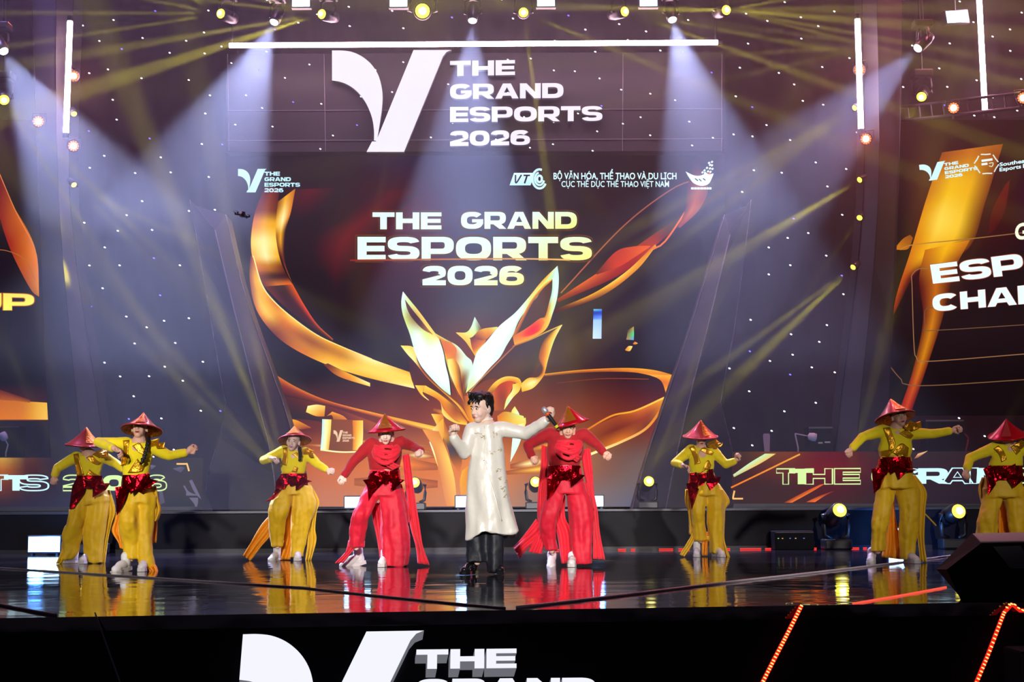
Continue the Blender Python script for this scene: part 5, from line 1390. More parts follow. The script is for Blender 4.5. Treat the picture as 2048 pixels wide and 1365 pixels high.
def cloth(rows, J, wave=.03, nw=2.2, thick=.010, seed=0, m=14, per=6):
    """hanging cloth: rows (xl, yl, xr, yr, dy)"""
    rn = random.Random(seed); ph = rn.uniform(0, 6)
    A = catmull([J(r[0], r[1], r[4]) for r in rows], len(rows) * per); B = catmull([J(r[2], r[3], r[4]) for r in rows], len(rows) * per)
    bm = bmesh.new(); prev = None
    for i, (a, b_) in enumerate(zip(A, B)):
        t = i / (len(A) - 1); ring = []
        for k in range(m + 1):
            u = k / m
            p = a.lerp(b_, u)
            p.y += wave * (.3 + .7 * t) * math.sin(nw * 2 * math.pi * u + ph + t * 2.2)
            ring.append(bm.verts.new(p))
        if prev:
            for k in range(m): bm.faces.new((prev[k], prev[k + 1], ring[k + 1], ring[k]))
        prev = ring
    bmesh.ops.recalc_face_normals(bm, faces=bm.faces)
    return evaluated(bm, [('SOLIDIFY', dict(thickness=thick, offset=0))])
def shard(pts, J, dy, seed=0, push=.035, thick=.006):     # a crumpled foil plate
    rn = random.Random(seed)
    P = [J(x, y, dy + rn.uniform(-.025, .015)) for x, y in pts]
    c = sum(P, Vector()) / len(P); c.y -= push
    bm = bmesh.new(); n = len(P)
    v = [bm.verts.new(p) for p in P]
    mid = [bm.verts.new(P[i].lerp(P[(i + 1) % n], .5) * .62 + c * .38 + Vector((0, rn.uniform(-.02, .02), 0))) for i in range(n)]
    cv = bm.verts.new(c)
    for i in range(n):
        j = (i + 1) % n
        bm.faces.new((v[i], v[j], mid[i])); bm.faces.new((v[i], mid[i], mid[i - 1])); bm.faces.new((cv, mid[i - 1], mid[i]))
    bmesh.ops.recalc_face_normals(bm, faces=bm.faces)
    return evaluated(bm, [('SOLIDIFY', dict(thickness=thick, offset=0))])
def decal(rows, K, target, Y0, lift=.008, thick=.004, m=6, per=4, wide=1):     # a strip of foil or thread lying on a garment
    bvh = BVHTree.FromPolygons([v.co for v in target.vertices], [p.vertices for p in target.polygons])
    if wide != 1: rows = [tuple((r[i] + r[(i + 2) % 4]) / 2 + (r[i] - r[(i + 2) % 4]) / 2 * wide for i in range(4)) for r in rows]
    A = catmull([(r[0], r[1], 0) for r in rows], len(rows) * per); B = catmull([(r[2], r[3], 0) for r in rows], len(rows) * per)
    bm = bmesh.new(); prev = None; last = Y0 - .1
    for a, b_ in zip(A, B):
        ring = []
        for k in range(m + 1):
            p = a.lerp(b_, k / m); px = K(p.x, p.y); d = ray(*px).normalized()
            h = bvh.ray_cast(CAM_P, d)
            if h[0] is not None: q = h[0] - d * lift; last = q.y
            else: q = at(px[0], px[1], last)
            ring.append(bm.verts.new(q))
        if prev:
            for k in range(m): bm.faces.new((prev[k], prev[k + 1], ring[k + 1], ring[k]))
        prev = ring
    bmesh.ops.recalc_face_normals(bm, faces=bm.faces)
    return evaluated(bm, [('SOLIDIFY', dict(thickness=thick, offset=1))])
def shoe(foot, toe_dir, m, root, sole=None, s=1.0, pitch=0.0, boot=.10):
    """foot: point under the ankle on the ground"""
    d = Vector((toe_dir[0], toe_dir[1], 0)).normalized(); sd = Vector((-d.y, d.x, 0))
    M = Matrix.Translation(foot) @ Matrix((sd, d, Vector((0, 0, 1)))).transposed().to_4x4() @ Matrix.Rotation(pitch, 4, 'X') @ Matrix.Scale(s, 4)
    bm = bmesh.new()
    def E(c, r): ell(bm, c, r, M, 18, 12)
    E((0, .13, .048), (.046, .065, .038)); E((0, .05, .065), (.044, .10, .050)); E((0, -.03, .06), (.040, .045, .055))
    capsule(bm, M @ Vector((0, -.02, .07)), M @ Vector((0, -.03, .09 + boot)), .046 * s, .050 * s, 14)
    me = fused(bm, .008, 3)
    o = link_mesh('shoe', me, m, root, True)
    bm = bmesh.new()
    pr = [(-.035, -.07), (.035, -.07), (.042, 0), (.040, .07), (.050, .13), (.036, .19), (0, .205), (-.036, .19), (-.050, .13), (-.040, .07), (-.042, 0)]
    prism(bm, [M @ Vector((x, y, .034)) for x, y in pr], (M.to_3x3() @ Vector((0, 0, -.033))))
    obj('sole', bm, sole or m, o)
    return o
def conical_hat(root, apex, ctr, rad, m_out, patch, seed=0, inner=None, patch_ang=(-105, -50)):
    ax = (apex - ctr); h = ax.length
    z = ax.normalized(); x = Vector((1, 0, 0)); x = (x - z * x.dot(z)).normalized(); y = z.cross(x)
    M = Matrix.Translation(ctr) @ Matrix((x, y, z)).transposed().to_4x4()
    prof = [(1.0, 0), (.985, .018), (.80, .16), (.60, .34), (.40, .545), (.20, .775), (.04, .975), (.0005, 1.0)]
    bm = bmesh.new(); lathe(bm, [(r * rad, t * h) for r, t in prof], M, 40)
    hat = obj('hat', bm, m_out, root, True)
    bm = bmesh.new(); lathe(bm, [(r * rad * .985, t * h - .010) for r, t in prof[:-1]] + [(.0005, h * .97)], M, 40); obj('hat_lining', bm, inner or M_WOVEN, hat, True)
    bm = bmesh.new()
    lathe(bm, [(rad * 1.0, -.004), (rad * 1.012, .003), (rad * 1.0, .010), (rad * .985, .004)], M, 40); obj('hat_rim', bm, m_out, hat, True)
    bm = bmesh.new()
    lathe(bm, [(r * rad + .006, t * h + .006) for r, t in prof[2:]], M, 12, R(patch_ang[0]), R(patch_ang[1]))
    obj('hat_panel', bm, patch, hat, True)
    return hat

class Crop:
    def __init__(s, x0, y0, k): s.x0, s.y0, s.k = x0, y0, k
    def __call__(s, x, y): return (s.x0 + x * s.k, s.y0 + y * s.k)
K1, K2, K3, K4, K5 = Crop(0, 820, .3077), Crop(480, 800, .2931), Crop(860, 760, .3077), Crop(1300, 820, .2491), Crop(1600, 780, .3077)

def performer(S):
    K = S['K']; foot = S['ground']; Y0 = atz(*K(*foot)).y
    J = lambda x, y, dy=0.0: at(*K(x, y), Y0 + dy)
    base = atz(*K(*foot)); base.y = Y0
    root = empty('person', Vector((base.x, Y0, 0)), S['label'], 'person', S.get('group'))
    skin = S.get('skin', M_SKIN)
    seed = S.get('seed', 1)
    sc = S.get('hs', 1.0)
    # ---- body: one continuous surface
    bm = bmesh.new()
    hx, hy, hdy = S['head']
    yaw, pit, rol = S.get('face', (0, 0, 0))
    HM = Matrix.Translation(J(hx, hy, hdy)) @ Matrix.Rotation(R(yaw), 4, 'Z') @ Matrix.Rotation(R(rol), 4, 'Y') @ Matrix.Rotation(R(pit), 4, 'X')
    head_into(bm, HM, sc)
    nb = J(*S['neck'])
    chain(bm, [HM @ Vector((0, .02, -.05)), nb, nb - Vector((0, 0, .05))], [.052 * sc, .052 * sc, .058 * sc])
    tr = S['torso']
    T = [(J((r[1] + r[2]) / 2, r[0], r[3] if len(r) > 3 else 0), (J(r[2], r[0]) - J(r[1], r[0])).length / 2) for r in tr]
    chain(bm, [nb - Vector((0, 0, .05))] + [t for t, _ in T], [.055] + [max(.05, min(w * .62, .10)) for _, w in T], 16)
    for side in ('a', 'b'):
        arm = [J(*p) for p in S['arm_' + side]]                      # shoulder, elbow, wrist
        chain(bm, [T[0][0].lerp(arm[0], .4) - Vector((0, 0, .03))] + arm, [.05, .046, .036, .027])
        hd = S['hand_' + side]                                       # (x, y, dy) the knuckles, palm normal, curl
        k = J(*hd[0]); hand_into(bm, arm[2], k - arm[2], hd[1], hd[2], sc, hd[3] if len(hd) > 3 else .3, 1 if side == 'a' else -1)
        rows = S['leg_' + side]
        L = [J((r[1] + r[2]) / 2, r[0], r[3] if len(r) > 3 else 0) for r in rows]
        L[-1].z = max(L[-1].z, .11)
        top = T[-1][0] - Vector((0, 0, .06))
        chain(bm, [top] + L, [.07] + [max(.032, .056 - .024 * i / (len(L) - 1)) for i in range(len(L))], 14)
    body = link_mesh('body', fused(bm, S.get('voxel', .0062), 3, .45), skin, root, True)
    face_parts(HM, body, sc, S.get('lips'), S.get('smile', False))
    # ---- hair
    bm = bmesh.new()
    if S.get('hair') != 'singer':
        ell(bm, (0, .030 * sc, .034 * sc), (.080 * sc, .088 * sc, .080 * sc), HM, 20, 14)
        ell(bm, (0, .055 * sc, -.02 * sc), (.066 * sc, .050 * sc, .06 * sc), HM, 16, 10)
        pass
        link_mesh('hair', fused(bm, .009, 3), M_HAIR, root, True)
        if S.get('braid'):
            bm = bmesh.new(); pts = catmull([J(*p) for p in S['braid']], 16)
            for i, p in enumerate(pts): ell(bm, p, (.026 - .010 * i / 15, .022, .030), Matrix.Translation(p) @ Matrix.Rotation(R(28 if i % 2 else -28), 4, 'Y') @ Matrix.Translation(-p), 10, 8)
            obj('braid', bm, M_HAIR, root, True)
    else:
        link_mesh('hair', S['hair_fn'](HM, sc), M_HAIR, root, True)
    # ---- top with sleeves
    if 'top' in S:
        bm = bmesh.new()
        loft(bm, tr, J, .64, .015, 3, seed, dmax=.145, dmin=.09)
        ell(bm, nb - Vector((0, 0, .045)), (.095, .075, .05))
        for side in ('a', 'b'):
            arm = [J(*p) for p in S['arm_' + side]]
            cut = S.get('sleeve', .86)
            w = arm[1].lerp(arm[2], cut)
            chain(bm, [T[0][0].lerp(arm[0], .55) - Vector((0, 0, .035)), arm[0], arm[0].lerp(arm[1], .5), arm[1], arm[1].lerp(w, .5), w], [.078, .070, .062, .052, .049, .046 if S.get('cuff', True) else .04], 16)
        top = fused(bm, .010, 5)
        wrinkle(top, lambda c: noise.noise(c * 9 + Vector((seed * 7, 0, 0))) * .006 + noise.noise(c * 24) * .003)
        top_o = link_mesh('top', top, S['top'], root, True)
    # ---- trousers
    bm = bmesh.new()
    for i, side in enumerate(('a', 'b')):
        loft(bm, S['leg_' + side], J, .85, S.get('fold', .10), 4, seed * 3 + i, dmax=.19, dmin=.075)
    pv = S['pelvis']; loft(bm, pv, J, .66, .02, 3, seed, dmax=.16, dmin=.09)
    tro = fused(bm, .011, 4)
    wrinkle(tro, lambda c: noise.noise(Vector((c.x * 13 + seed * 5, c.y * 13 + 1, c.z * 3.2))) * .020 + noise.noise(c * 17 + Vector((0, seed, 0))) * .006)
    link_mesh('trousers', tro, S['trousers'], root, True)
    # ---- shoes
    for f in S.get('shoes', ()):
        p = J(f[0], f[1]); p.y = Y0 + .02 + .25 * max(-1.2, min(1.2, (foot[1] - f[1]) / 40.0))
        p.z = f[4] if len(f) > 4 and f[4] else .002
        shoe(p, f[2], S.get('shoe_m', M_WSHOE), root, S.get('sole_m', M_SOLE), f[3], f[5] if len(f) > 5 else 0, S.get('boot', .05))
    # ---- waist foil
    if 'belt' in S:
        bm = bmesh.new(); loft(bm, S['belt'], J, .74, .05, 6, seed, dmax=.17, dmin=.115)
        be = obj('belt', bm, M_FOIL, root)
        for i, (pts, dy) in enumerate(S['shards']):
            link_mesh('belt_fold', shard(pts, J, dy, seed * 11 + i), M_FOIL, be)
    # ---- loose cloth
    for i, c in enumerate(S.get('cloths', ())):
        nm, m, rows = c[0], c[1], c[2]
        link_mesh(nm, cloth(rows, J, c[3] if len(c) > 3 else .03, c[4] if len(c) > 4 else 2.2, seed=seed * 13 + i), m, root, True)
    # ---- gold foil on the top
    if 'top' in S:
        for rows in S.get('straps', ()):
            link_mesh('foil_strap', decal(rows, K, top, Y0, wide=1.35), M_GFOIL, top_o, True)
        for i, (pts, dy) in enumerate(S.get('ornament', ())):
            link_mesh('shoulder_ornament', shard(pts, J, dy, seed * 17 + i, .05), M_GFOIL, top_o)
    # ---- hat
    if 'hat' in S:
        h = S['hat']
        ap, ct = J(*h[0]), J(*h[1])
        conical_hat(root, ap, ct, h[2], h[3], h[4], seed, patch_ang=h[5] if len(h) > 5 else (-112, -50))
    if S.get('extra'): S['extra'](root, J, K, Y0, HM, body)
    return root

CAMN = (0, -1, 0)
G_Y, G_R = 'dancers in yellow with conical hats', 'dancers in red with conical hats'
YEL = dict(top=M_YTOP, trousers=M_YTRO, lips=M_LIPS)

def dancer_far_left():
    performer(dict(YEL, K=K1, ground=(600, 1000), seed=1, label='yellow dancer at the far left, half hidden behind the dancer with a braid', group=G_Y,
        head=(556, 222, .02), face=(0, 14, 0), neck=(562, 285, .02), voxel=.007,
        torso=[(300, 500, 660), (330, 492, 668), (380, 498, 660), (440, 502, 650)],
        arm_a=[(495, 308, 0), (372, 380, .02), (352, 432, -.08)], hand_a=((348, 465, -.10), (.3, -1, 0), .9),
        arm_b=[(665, 305, 0), (745, 345, .10), (805, 392, .05)], hand_b=((840, 405, .0), (0, -1, .3), .9),
        pelvis=[(440, 500, 652), (500, 488, 680), (570, 476, 715), (620, 480, 700)],
        leg_a=[(560, 474, 600), (640, 446, 578, -.05), (720, 424, 556, -.10), (800, 416, 522, -.05), (880, 404, 516), (930, 392, 516), (975, 378, 470)],
        leg_b=[(560, 580, 715), (700, 550, 700), (820, 542, 682), (920, 546, 672), (998, 552, 666)],
        shoes=[(455, 985, (-.5, -1), .95), (568, 1003, (-.1, -1), 1.0)],
        belt=[(430, 500, 660), (470, 492, 672), (510, 490, 690)],
        shards=[([(500, 440), (560, 470), (545, 545), (480, 640), (450, 648), (470, 500)], -.17), ([(540, 450), (610, 460), (600, 510), (550, 510)], -.18), ([(605, 435), (665, 430), (662, 480), (718, 478), (690, 520), (602, 572)], -.17)],
        straps=[[(482, 290, 505, 286), (490, 340, 515, 335), (500, 400, 530, 390), (505, 432, 540, 425)], [(565, 310, 590, 296), (605, 345, 625, 330), (640, 358, 655, 346)], [(560, 425, 578, 392), (600, 428, 590, 398), (645, 428, 620, 418)]],
        ornament=[([(600, 290), (650, 262), (712, 258), (700, 300), (640, 312)], -.10), ([(640, 280), (690, 268), (700, 310), (660, 318)], -.14)],
        cloths=[('side_drape', M_YTRO, [(650, 530, 712, 520, .02), (668, 620, 748, 650, .03), (680, 730, 725, 745, .04), (672, 860, 702, 850, .05), (655, 990, 684, 1004, .05)]),
                ('back_panel', M_ORG, [(520, 700, 560, 700, .15), (530, 780, 600, 800, .15), (600, 900, 660, 900, .15), (620, 990, 672, 1000, .15)]),
                ('hem_tail', M_YTRO, [(420, 850, 500, 850, -.02), (392, 930, 440, 940, -.05), (362, 1000, 402, 1004, -.08)])],
        hat=((560, 116, -.02), (552, 232, .0), .335 * .68, M_HATP, M_HATG, (-70, -10))))
def dancer_braid():
    performer(dict(YEL, K=K1, ground=(880, 1050), seed=2, label='yellow dancer at left with a long black braid and one arm stretched out', group=G_Y,
        head=(908, 122, 0), face=(0, -14, 0), neck=(905, 205, .02),
        torso=[(215, 820, 990), (250, 800, 1000), (320, 795, 985), (380, 795, 975), (435, 800, 960)],
        arm_a=[(820, 222, 0), (640, 212, -.02), (745, 255, -.30)], hand_a=((800, 278, -.33), (0, -.6, -1), .7),
        arm_b=[(985, 240, 0), (1100, 300, -.05), (1215, 278, -.12)], hand_b=((1272, 235, -.14), (.2, -1, -.3), .55),
        pelvis=[(435, 798, 962), (490, 790, 985), (560, 790, 1015), (610, 790, 1010)],
        leg_a=[(560, 795, 905), (640, 782, 900, -.06), (720, 776, 892, -.12), (800, 786, 902, -.06), (880, 796, 908), (968, 798, 912)],
        leg_b=[(560, 890, 1020), (700, 888, 1002), (820, 895, 990), (920, 902, 996), (1000, 905, 1012), (1035, 908, 1010)],
        shoes=[(818, 1058, (-.35, -1), 1.05, 0, -.15), (938, 1055, (.1, -1), 1.0)],
        belt=[(425, 798, 968), (465, 792, 975), (510, 790, 990)],
        shards=[([(798, 432), (832, 428), (862, 490), (812, 548), (790, 520)], -.17), ([(820, 470), (872, 445), (905, 500), (850, 552)], -.19), ([(895, 420), (970, 414), (978, 450), (1030, 462), (975, 500), (915, 540), (880, 520)], -.18), ([(748, 505), (800, 498), (826, 540), (790, 640), (760, 688)], -.15)],
        straps=[[(805, 200, 836, 198), (808, 260, 830, 258), (795, 310, 826, 310), (790, 365, 815, 360)], [(866, 232, 900, 214), (905, 275, 930, 255), (935, 290, 960, 275)], [(838, 400, 885, 330), (880, 402, 905, 350), (925, 398, 935, 380)]],
        ornament=[([(985, 200), (1035, 186), (1030, 230), (975, 245)], -.08), ([(1010, 218), (1072, 212), (1064, 248), (1020, 252)], -.12)],
        braid=[(962, 185, -.02), (960, 230, -.10), (944, 290, -.15), (922, 342, -.17)],
        cloths=[('side_drape', M_YTRO, [(960, 500, 1015, 495, .0), (985, 590, 1030, 590, .02), (995, 660, 1044, 655, .03), (990, 740, 1020, 720, .04)]),
                ('back_panel', M_ORG, [(985, 640, 1024, 640, .12), (990, 760, 1020, 760, .12), (992, 868, 1012, 866, .12)], .02),
                ('back_panel', M_ORG, [(770, 600, 800, 600, .15), (742, 720, 800, 700, .15), (724, 790, 800, 800, .15), (770, 860, 800, 870, .15), (784, 900, 800, 905, .15)]),
                ('hem_tail', M_ORG, [(880, 700, 910, 700, .1), (872, 800, 930, 800, .1), (885, 960, 960, 960, .08), (940, 1010, 1010, 1010, -.02), (990, 1060, 1030, 1068, -.06)])],
        hat=((936, 22, .04), (921, 134, -.01), .212, M_HATP, M_HATG, (-105, -65))))
def dancer_smiling():
    performer(dict(YEL, K=K2, ground=(400, 1098), seed=3, label='smiling yellow dancer with face in full view, left of the red dancers', group=G_Y, skin=M_SKINP, smile=True,
        head=(364, 290, -.06), face=(-6, -2, 7), neck=(372, 348, .0),
        torso=[(350, 300, 445), (385, 278, 462), (440, 276, 452), (500, 286, 446)],
        arm_a=[(300, 348, 0), (160, 415, .03), (215, 402, -.18)], hand_a=((262, 404, -.22), (0, -.5, -1), .9),
        arm_b=[(448, 362, 0), (528, 440, .0), (592, 480, -.10)], hand_b=((630, 492, -.12), (0, -1, .2), .9),
        pelvis=[(495, 284, 448), (540, 262, 470), (600, 248, 490), (650, 240, 480)],
        leg_a=[(590, 250, 372), (680, 216, 362, -.05), (760, 196, 340, -.10), (850, 196, 312, -.06), (950, 206, 300), (1004, 210, 300)],
        leg_b=[(590, 360, 490), (700, 356, 520), (800, 356, 490), (900, 350, 462), (1000, 346, 438), (1076, 346, 436)],
        shoes=[(248, 1095, (-.3, -1), 1.0, .0, -.2), (398, 1100, (.05, -1), 1.0)],
        belt=[(505, 280, 455), (545, 268, 460), (585, 262, 470)],
        shards=[([(285, 505), (330, 560), (300, 610), (240, 605), (245, 560)], -.17), ([(330, 520), (388, 525), (400, 570), (345, 592), (320, 560)], -.19), ([(380, 515), (448, 500), (452, 545), (492, 558), (440, 570), (380, 622)], -.18), ([(246, 600), (285, 615), (230, 680), (170, 698), (220, 670)], -.14)],
        straps=[[(296, 330, 318, 326), (300, 390, 322, 386), (282, 440, 312, 450)], [(360, 372, 380, 360), (395, 395, 410, 378), (415, 400, 430, 388)], [(345, 500, 368, 462), (385, 502, 395, 470)]],
        ornament=[([(420, 345), (462, 328), (508, 350), (470, 372), (430, 372)], -.08), ([(465, 372), (500, 362), (500, 392), (474, 392)], -.12)],
        braid=[(408, 335, -.06), (412, 370, -.10), (408, 405, -.14)],
        cloths=[('side_drape', M_YTRO, [(440, 590, 480, 575, .0), (455, 660, 538, 690, .02), (480, 760, 522, 765, .04), (462, 880, 512, 880, .05), (460, 990, 520, 960, .05), (448, 1100, 486, 1096, .05)]),
                ('hem_tail', M_ORG, [(205, 790, 225, 850, .10), (150, 850, 205, 930, .10), (90, 950, 140, 1010, .08), (24, 1066, 72, 1100, .05)]),
                ('back_panel', M_ORG, [(300, 700, 355, 700, .14), (290, 850, 360, 850, .14), (285, 980, 355, 980, .14), (215, 1098, 345, 1090, .10)])],
        hat=((374, 180, .035), (374, 278, -.02), .205, M_HATP, M_HATG, (-120, -60))))
def dancer_right():
    performer(dict(YEL, K=K4, ground=(460, 1183), seed=4, label='yellow dancer right of the red dancers, hat brim hiding the eyes', group=G_Y,
        head=(408, 222, -.02), face=(0, 12, 0), neck=(406, 300, .01),
        torso=[(308, 330, 490), (350, 314, 520), (420, 320, 506), (510, 322, 506)],
        arm_a=[(330, 322, 0), (198, 428, .02), (255, 448, -.14)], hand_a=((312, 462, -.18), (0, -.6, -1), .6),
        arm_b=[(510, 335, 0), (608, 440, -.02), (685, 412, -.10)], hand_b=((706, 378, -.12), (-.4, -1, 0), 1.0),
        pelvis=[(505, 322, 508), (560, 318, 540), (640, 316, 586), (690, 320, 585)],
        leg_a=[(640, 318, 456), (720, 320, 452, -.03), (830, 326, 446, -.05), (930, 344, 446), (1052, 350, 464)],
        leg_b=[(640, 452, 590), (740, 450, 600), (860, 456, 594), (960, 466, 590), (1080, 472, 586), (1150, 482, 580)],
        shoes=[(380, 1180, (-.15, -1), .95), (535, 1186, (.3, -1), 1.0)], boot=.14,
        belt=[(510, 318, 512), (560, 312, 520), (610, 310, 530)],
        shards=[([(318, 520), (372, 502), (402, 560), (385, 625), (330, 580)], -.17), ([(385, 515), (445, 515), (455, 570), (405, 605)], -.19), ([(470, 480), (506, 475), (510, 540), (568, 540), (560, 575), (490, 645), (458, 590)], -.18), ([(290, 595), (350, 580), (392, 640), (370, 700), (335, 808), (312, 680)], -.16)],
        straps=[[(318, 300, 348, 290), (345, 350, 372, 338), (362, 410, 392, 396), (365, 440, 400, 430)], [(405, 322, 425, 300), (455, 350, 470, 325), (500, 362, 512, 345)], [(415, 498, 440, 440), (455, 470, 465, 415), (478, 490, 490, 450)]],
        ornament=[([(455, 268), (530, 236), (560, 262), (520, 300), (470, 308)], -.09), ([(500, 270), (588, 268), (570, 295), (520, 312)], -.13)],
        cloths=[('side_drape', M_YTRO, [(500, 610, 555, 596, .0), (530, 690, 640, 730, .02), (545, 790, 606, 800, .04), (560, 900, 602, 900, .05), (572, 1050, 598, 1050, .05), (590, 1180, 642, 1186, .04)]),
                ('hem_tail', M_YTRO, [(345, 960, 378, 990, .03), (320, 1030, 355, 1040, .02), (285, 1090, 325, 1105, .0), (240, 1165, 276, 1180, -.02)]),
                ('side_drape', M_YTRO, [(286, 640, 330, 640, .05), (284, 740, 330, 740, .06), (312, 840, 340, 850, .06), (316, 1000, 345, 1010, .06)]),
                ('back_panel', M_ORG, [(420, 980, 470, 980, .12), (418, 1080, 462, 1080, .12), (420, 1172, 456, 1172, .12)], .02)],
        hat=((405, 86, -.05), (404, 216, -.01), .222, M_HATP, M_HATG, (-88, -50))))
def dancer_tall():
    performer(dict(YEL, K=K5, ground=(640, 1128), seed=5, label='tall yellow dancer at right with both arms stretched out and hat tilted', group=G_Y,
        head=(642, 178, -.02), face=(6, -6, -8), neck=(626, 240, .01),
        torso=[(255, 548, 706), (290, 514, 738), (360, 512, 730), (435, 516, 716)],
        arm_a=[(535, 268, 0), (405, 310, .02), (335, 385, -.08)], hand_a=((295, 425, -.10), (.5, -1, 0), 1.0),
        arm_b=[(722, 285, 0), (860, 288, -.02), (985, 268, -.10)], hand_b=((1032, 250, -.12), (0, -1, -.3), 1.0),
        pelvis=[(435, 514, 718), (500, 492, 732), (580, 482, 752), (640, 488, 770)],
        leg_a=[(580, 480, 612), (680, 490, 612), (780, 484, 600, -.06), (860, 466, 580, -.06), (960, 460, 562), (1050, 458, 556)],
        leg_b=[(580, 602, 752), (680, 622, 780), (780, 640, 780), (900, 642, 762), (1000, 650, 752), (1105, 656, 746)],
        shoes=[(480, 1118, (-.35, -1), 1.0, 0, -.1), (708, 1134, (.2, -1), 1.0)], boot=.03,
        belt=[(440, 512, 722), (490, 500, 728), (540, 490, 735)],
        shards=[([(520, 450), (560, 445), (592, 500), (560, 560), (540, 520)], -.17), ([(585, 462), (625, 458), (632, 520), (600, 548), (575, 500)], -.19), ([(640, 460), (700, 438), (702, 505), (760, 522), (690, 540), (645, 585), (622, 530)], -.18), ([(465, 515), (520, 508), (556, 552), (520, 640), (480, 676)], -.16)],
        straps=[[(545, 248, 578, 245), (570, 310, 600, 300), (585, 370, 615, 355), (572, 400, 600, 395)], [(650, 280, 680, 262), (700, 310, 722, 290), (722, 315, 735, 300)], [(518, 405, 518, 432), (580, 398, 580, 425), (640, 420, 652, 360), (700, 425, 705, 385)]],
        ornament=[([(675, 240), (715, 198), (745, 215), (730, 258), (690, 264)], -.09), ([(715, 222), (785, 205), (790, 245), (735, 265)], -.13)],
        cloths=[('side_drape', M_YTRO, [(700, 560, 748, 556, .0), (735, 640, 818, 660, .02), (745, 740, 812, 760, .04), (748, 880, 806, 890, .05), (766, 1000, 804, 1000, .05), (778, 1116, 822, 1122, .04)]),
                ('back_panel', M_ORG, [(585, 690, 612, 690, .14), (560, 850, 625, 850, .14), (545, 1000, 655, 1000, .14), (535, 1088, 655, 1104, .12)])],
        extra=lambda root, J, K, Y0, HM, body: obj('loose_cord', (lambda b: (tube(b, [J(805, 800, .05), J(840, 835, .03), J(885, 884, .02)], .008, 6), b)[1])(bmesh.new()), M_YTRO, root),
        hat=((586, 62, .035), (618, 182, -.02), .222, M_HATP, M_HATG, (-100, -50))))
def dancer_far_right():
    performer(dict(YEL, K=K5, ground=(1320, 1118), seed=6, label='yellow dancer cut by the right edge, legs behind the black wedge', group=G_Y,
        head=(1362, 302, -.02), face=(0, 12, 0), neck=(1368, 352, .01), voxel=.007,
        torso=[(362, 1285, 1440), (395, 1248, 1466), (450, 1238, 1450), (505, 1232, 1440)],
        arm_a=[(1268, 375, 0), (1105, 445, .02), (1085, 520, -.08)], hand_a=((1070, 560, -.10), (.4, -1, 0), .8),
        arm_b=[(1455, 385, 0), (1545, 440, .0), (1600, 500, -.05)], hand_b=((1625, 530, -.08), (0, -1, .2), .9),
        pelvis=[(500, 1230, 1440), (560, 1205, 1450), (640, 1185, 1456), (700, 1186, 1456)],
        leg_a=[(640, 1182, 1325), (720, 1186, 1312), (820, 1162, 1292, -.05), (930, 1150, 1286), (1030, 1142, 1290), (1105, 1150, 1290)],
        leg_b=[(640, 1300, 1456), (760, 1342, 1466), (900, 1362, 1472), (1000, 1368, 1472), (1105, 1372, 1470)],
        shoes=[(1210, 1112, (-.2, -1), 1.0), (1420, 1118, (.2, -1), 1.0)],
        belt=[(495, 1228, 1442), (540, 1215, 1448), (590, 1205, 1455)],
        shards=[([(1190, 515), (1240, 490), (1290, 545), (1270, 620), (1222, 690), (1215, 580)], -.17), ([(1250, 500), (1330, 510), (1340, 570), (1290, 590)], -.19), ([(1340, 510), (1400, 480), (1410, 540), (1470, 570), (1390, 640), (1350, 580)], -.18)],
        straps=[[(1262, 380, 1285, 365), (1300, 420, 1322, 405), (1315, 470, 1340, 455)], [(1375, 370, 1400, 352), (1410, 420, 1430, 400)]],
        ornament=[([(1390, 360), (1440, 325), (1480, 350), (1440, 385)], -.10)],
        cloths=[('back_panel', M_ORG, [(1296, 690, 1345, 690, .14), (1290, 850, 1372, 830, .14), (1300, 1000, 1385, 1000, .14), (1300, 1090, 1385, 1095, .12)]),
                ('side_drape', M_YTRO, [(1184, 570, 1215, 570, .03), (1164, 640, 1200, 660, .03), (1180, 740, 1200, 745, .03)])],
        hat=((1340, 190, -.06), (1350, 300, -.01), .212, M_HATR, M_HATP, (-130, -95))))

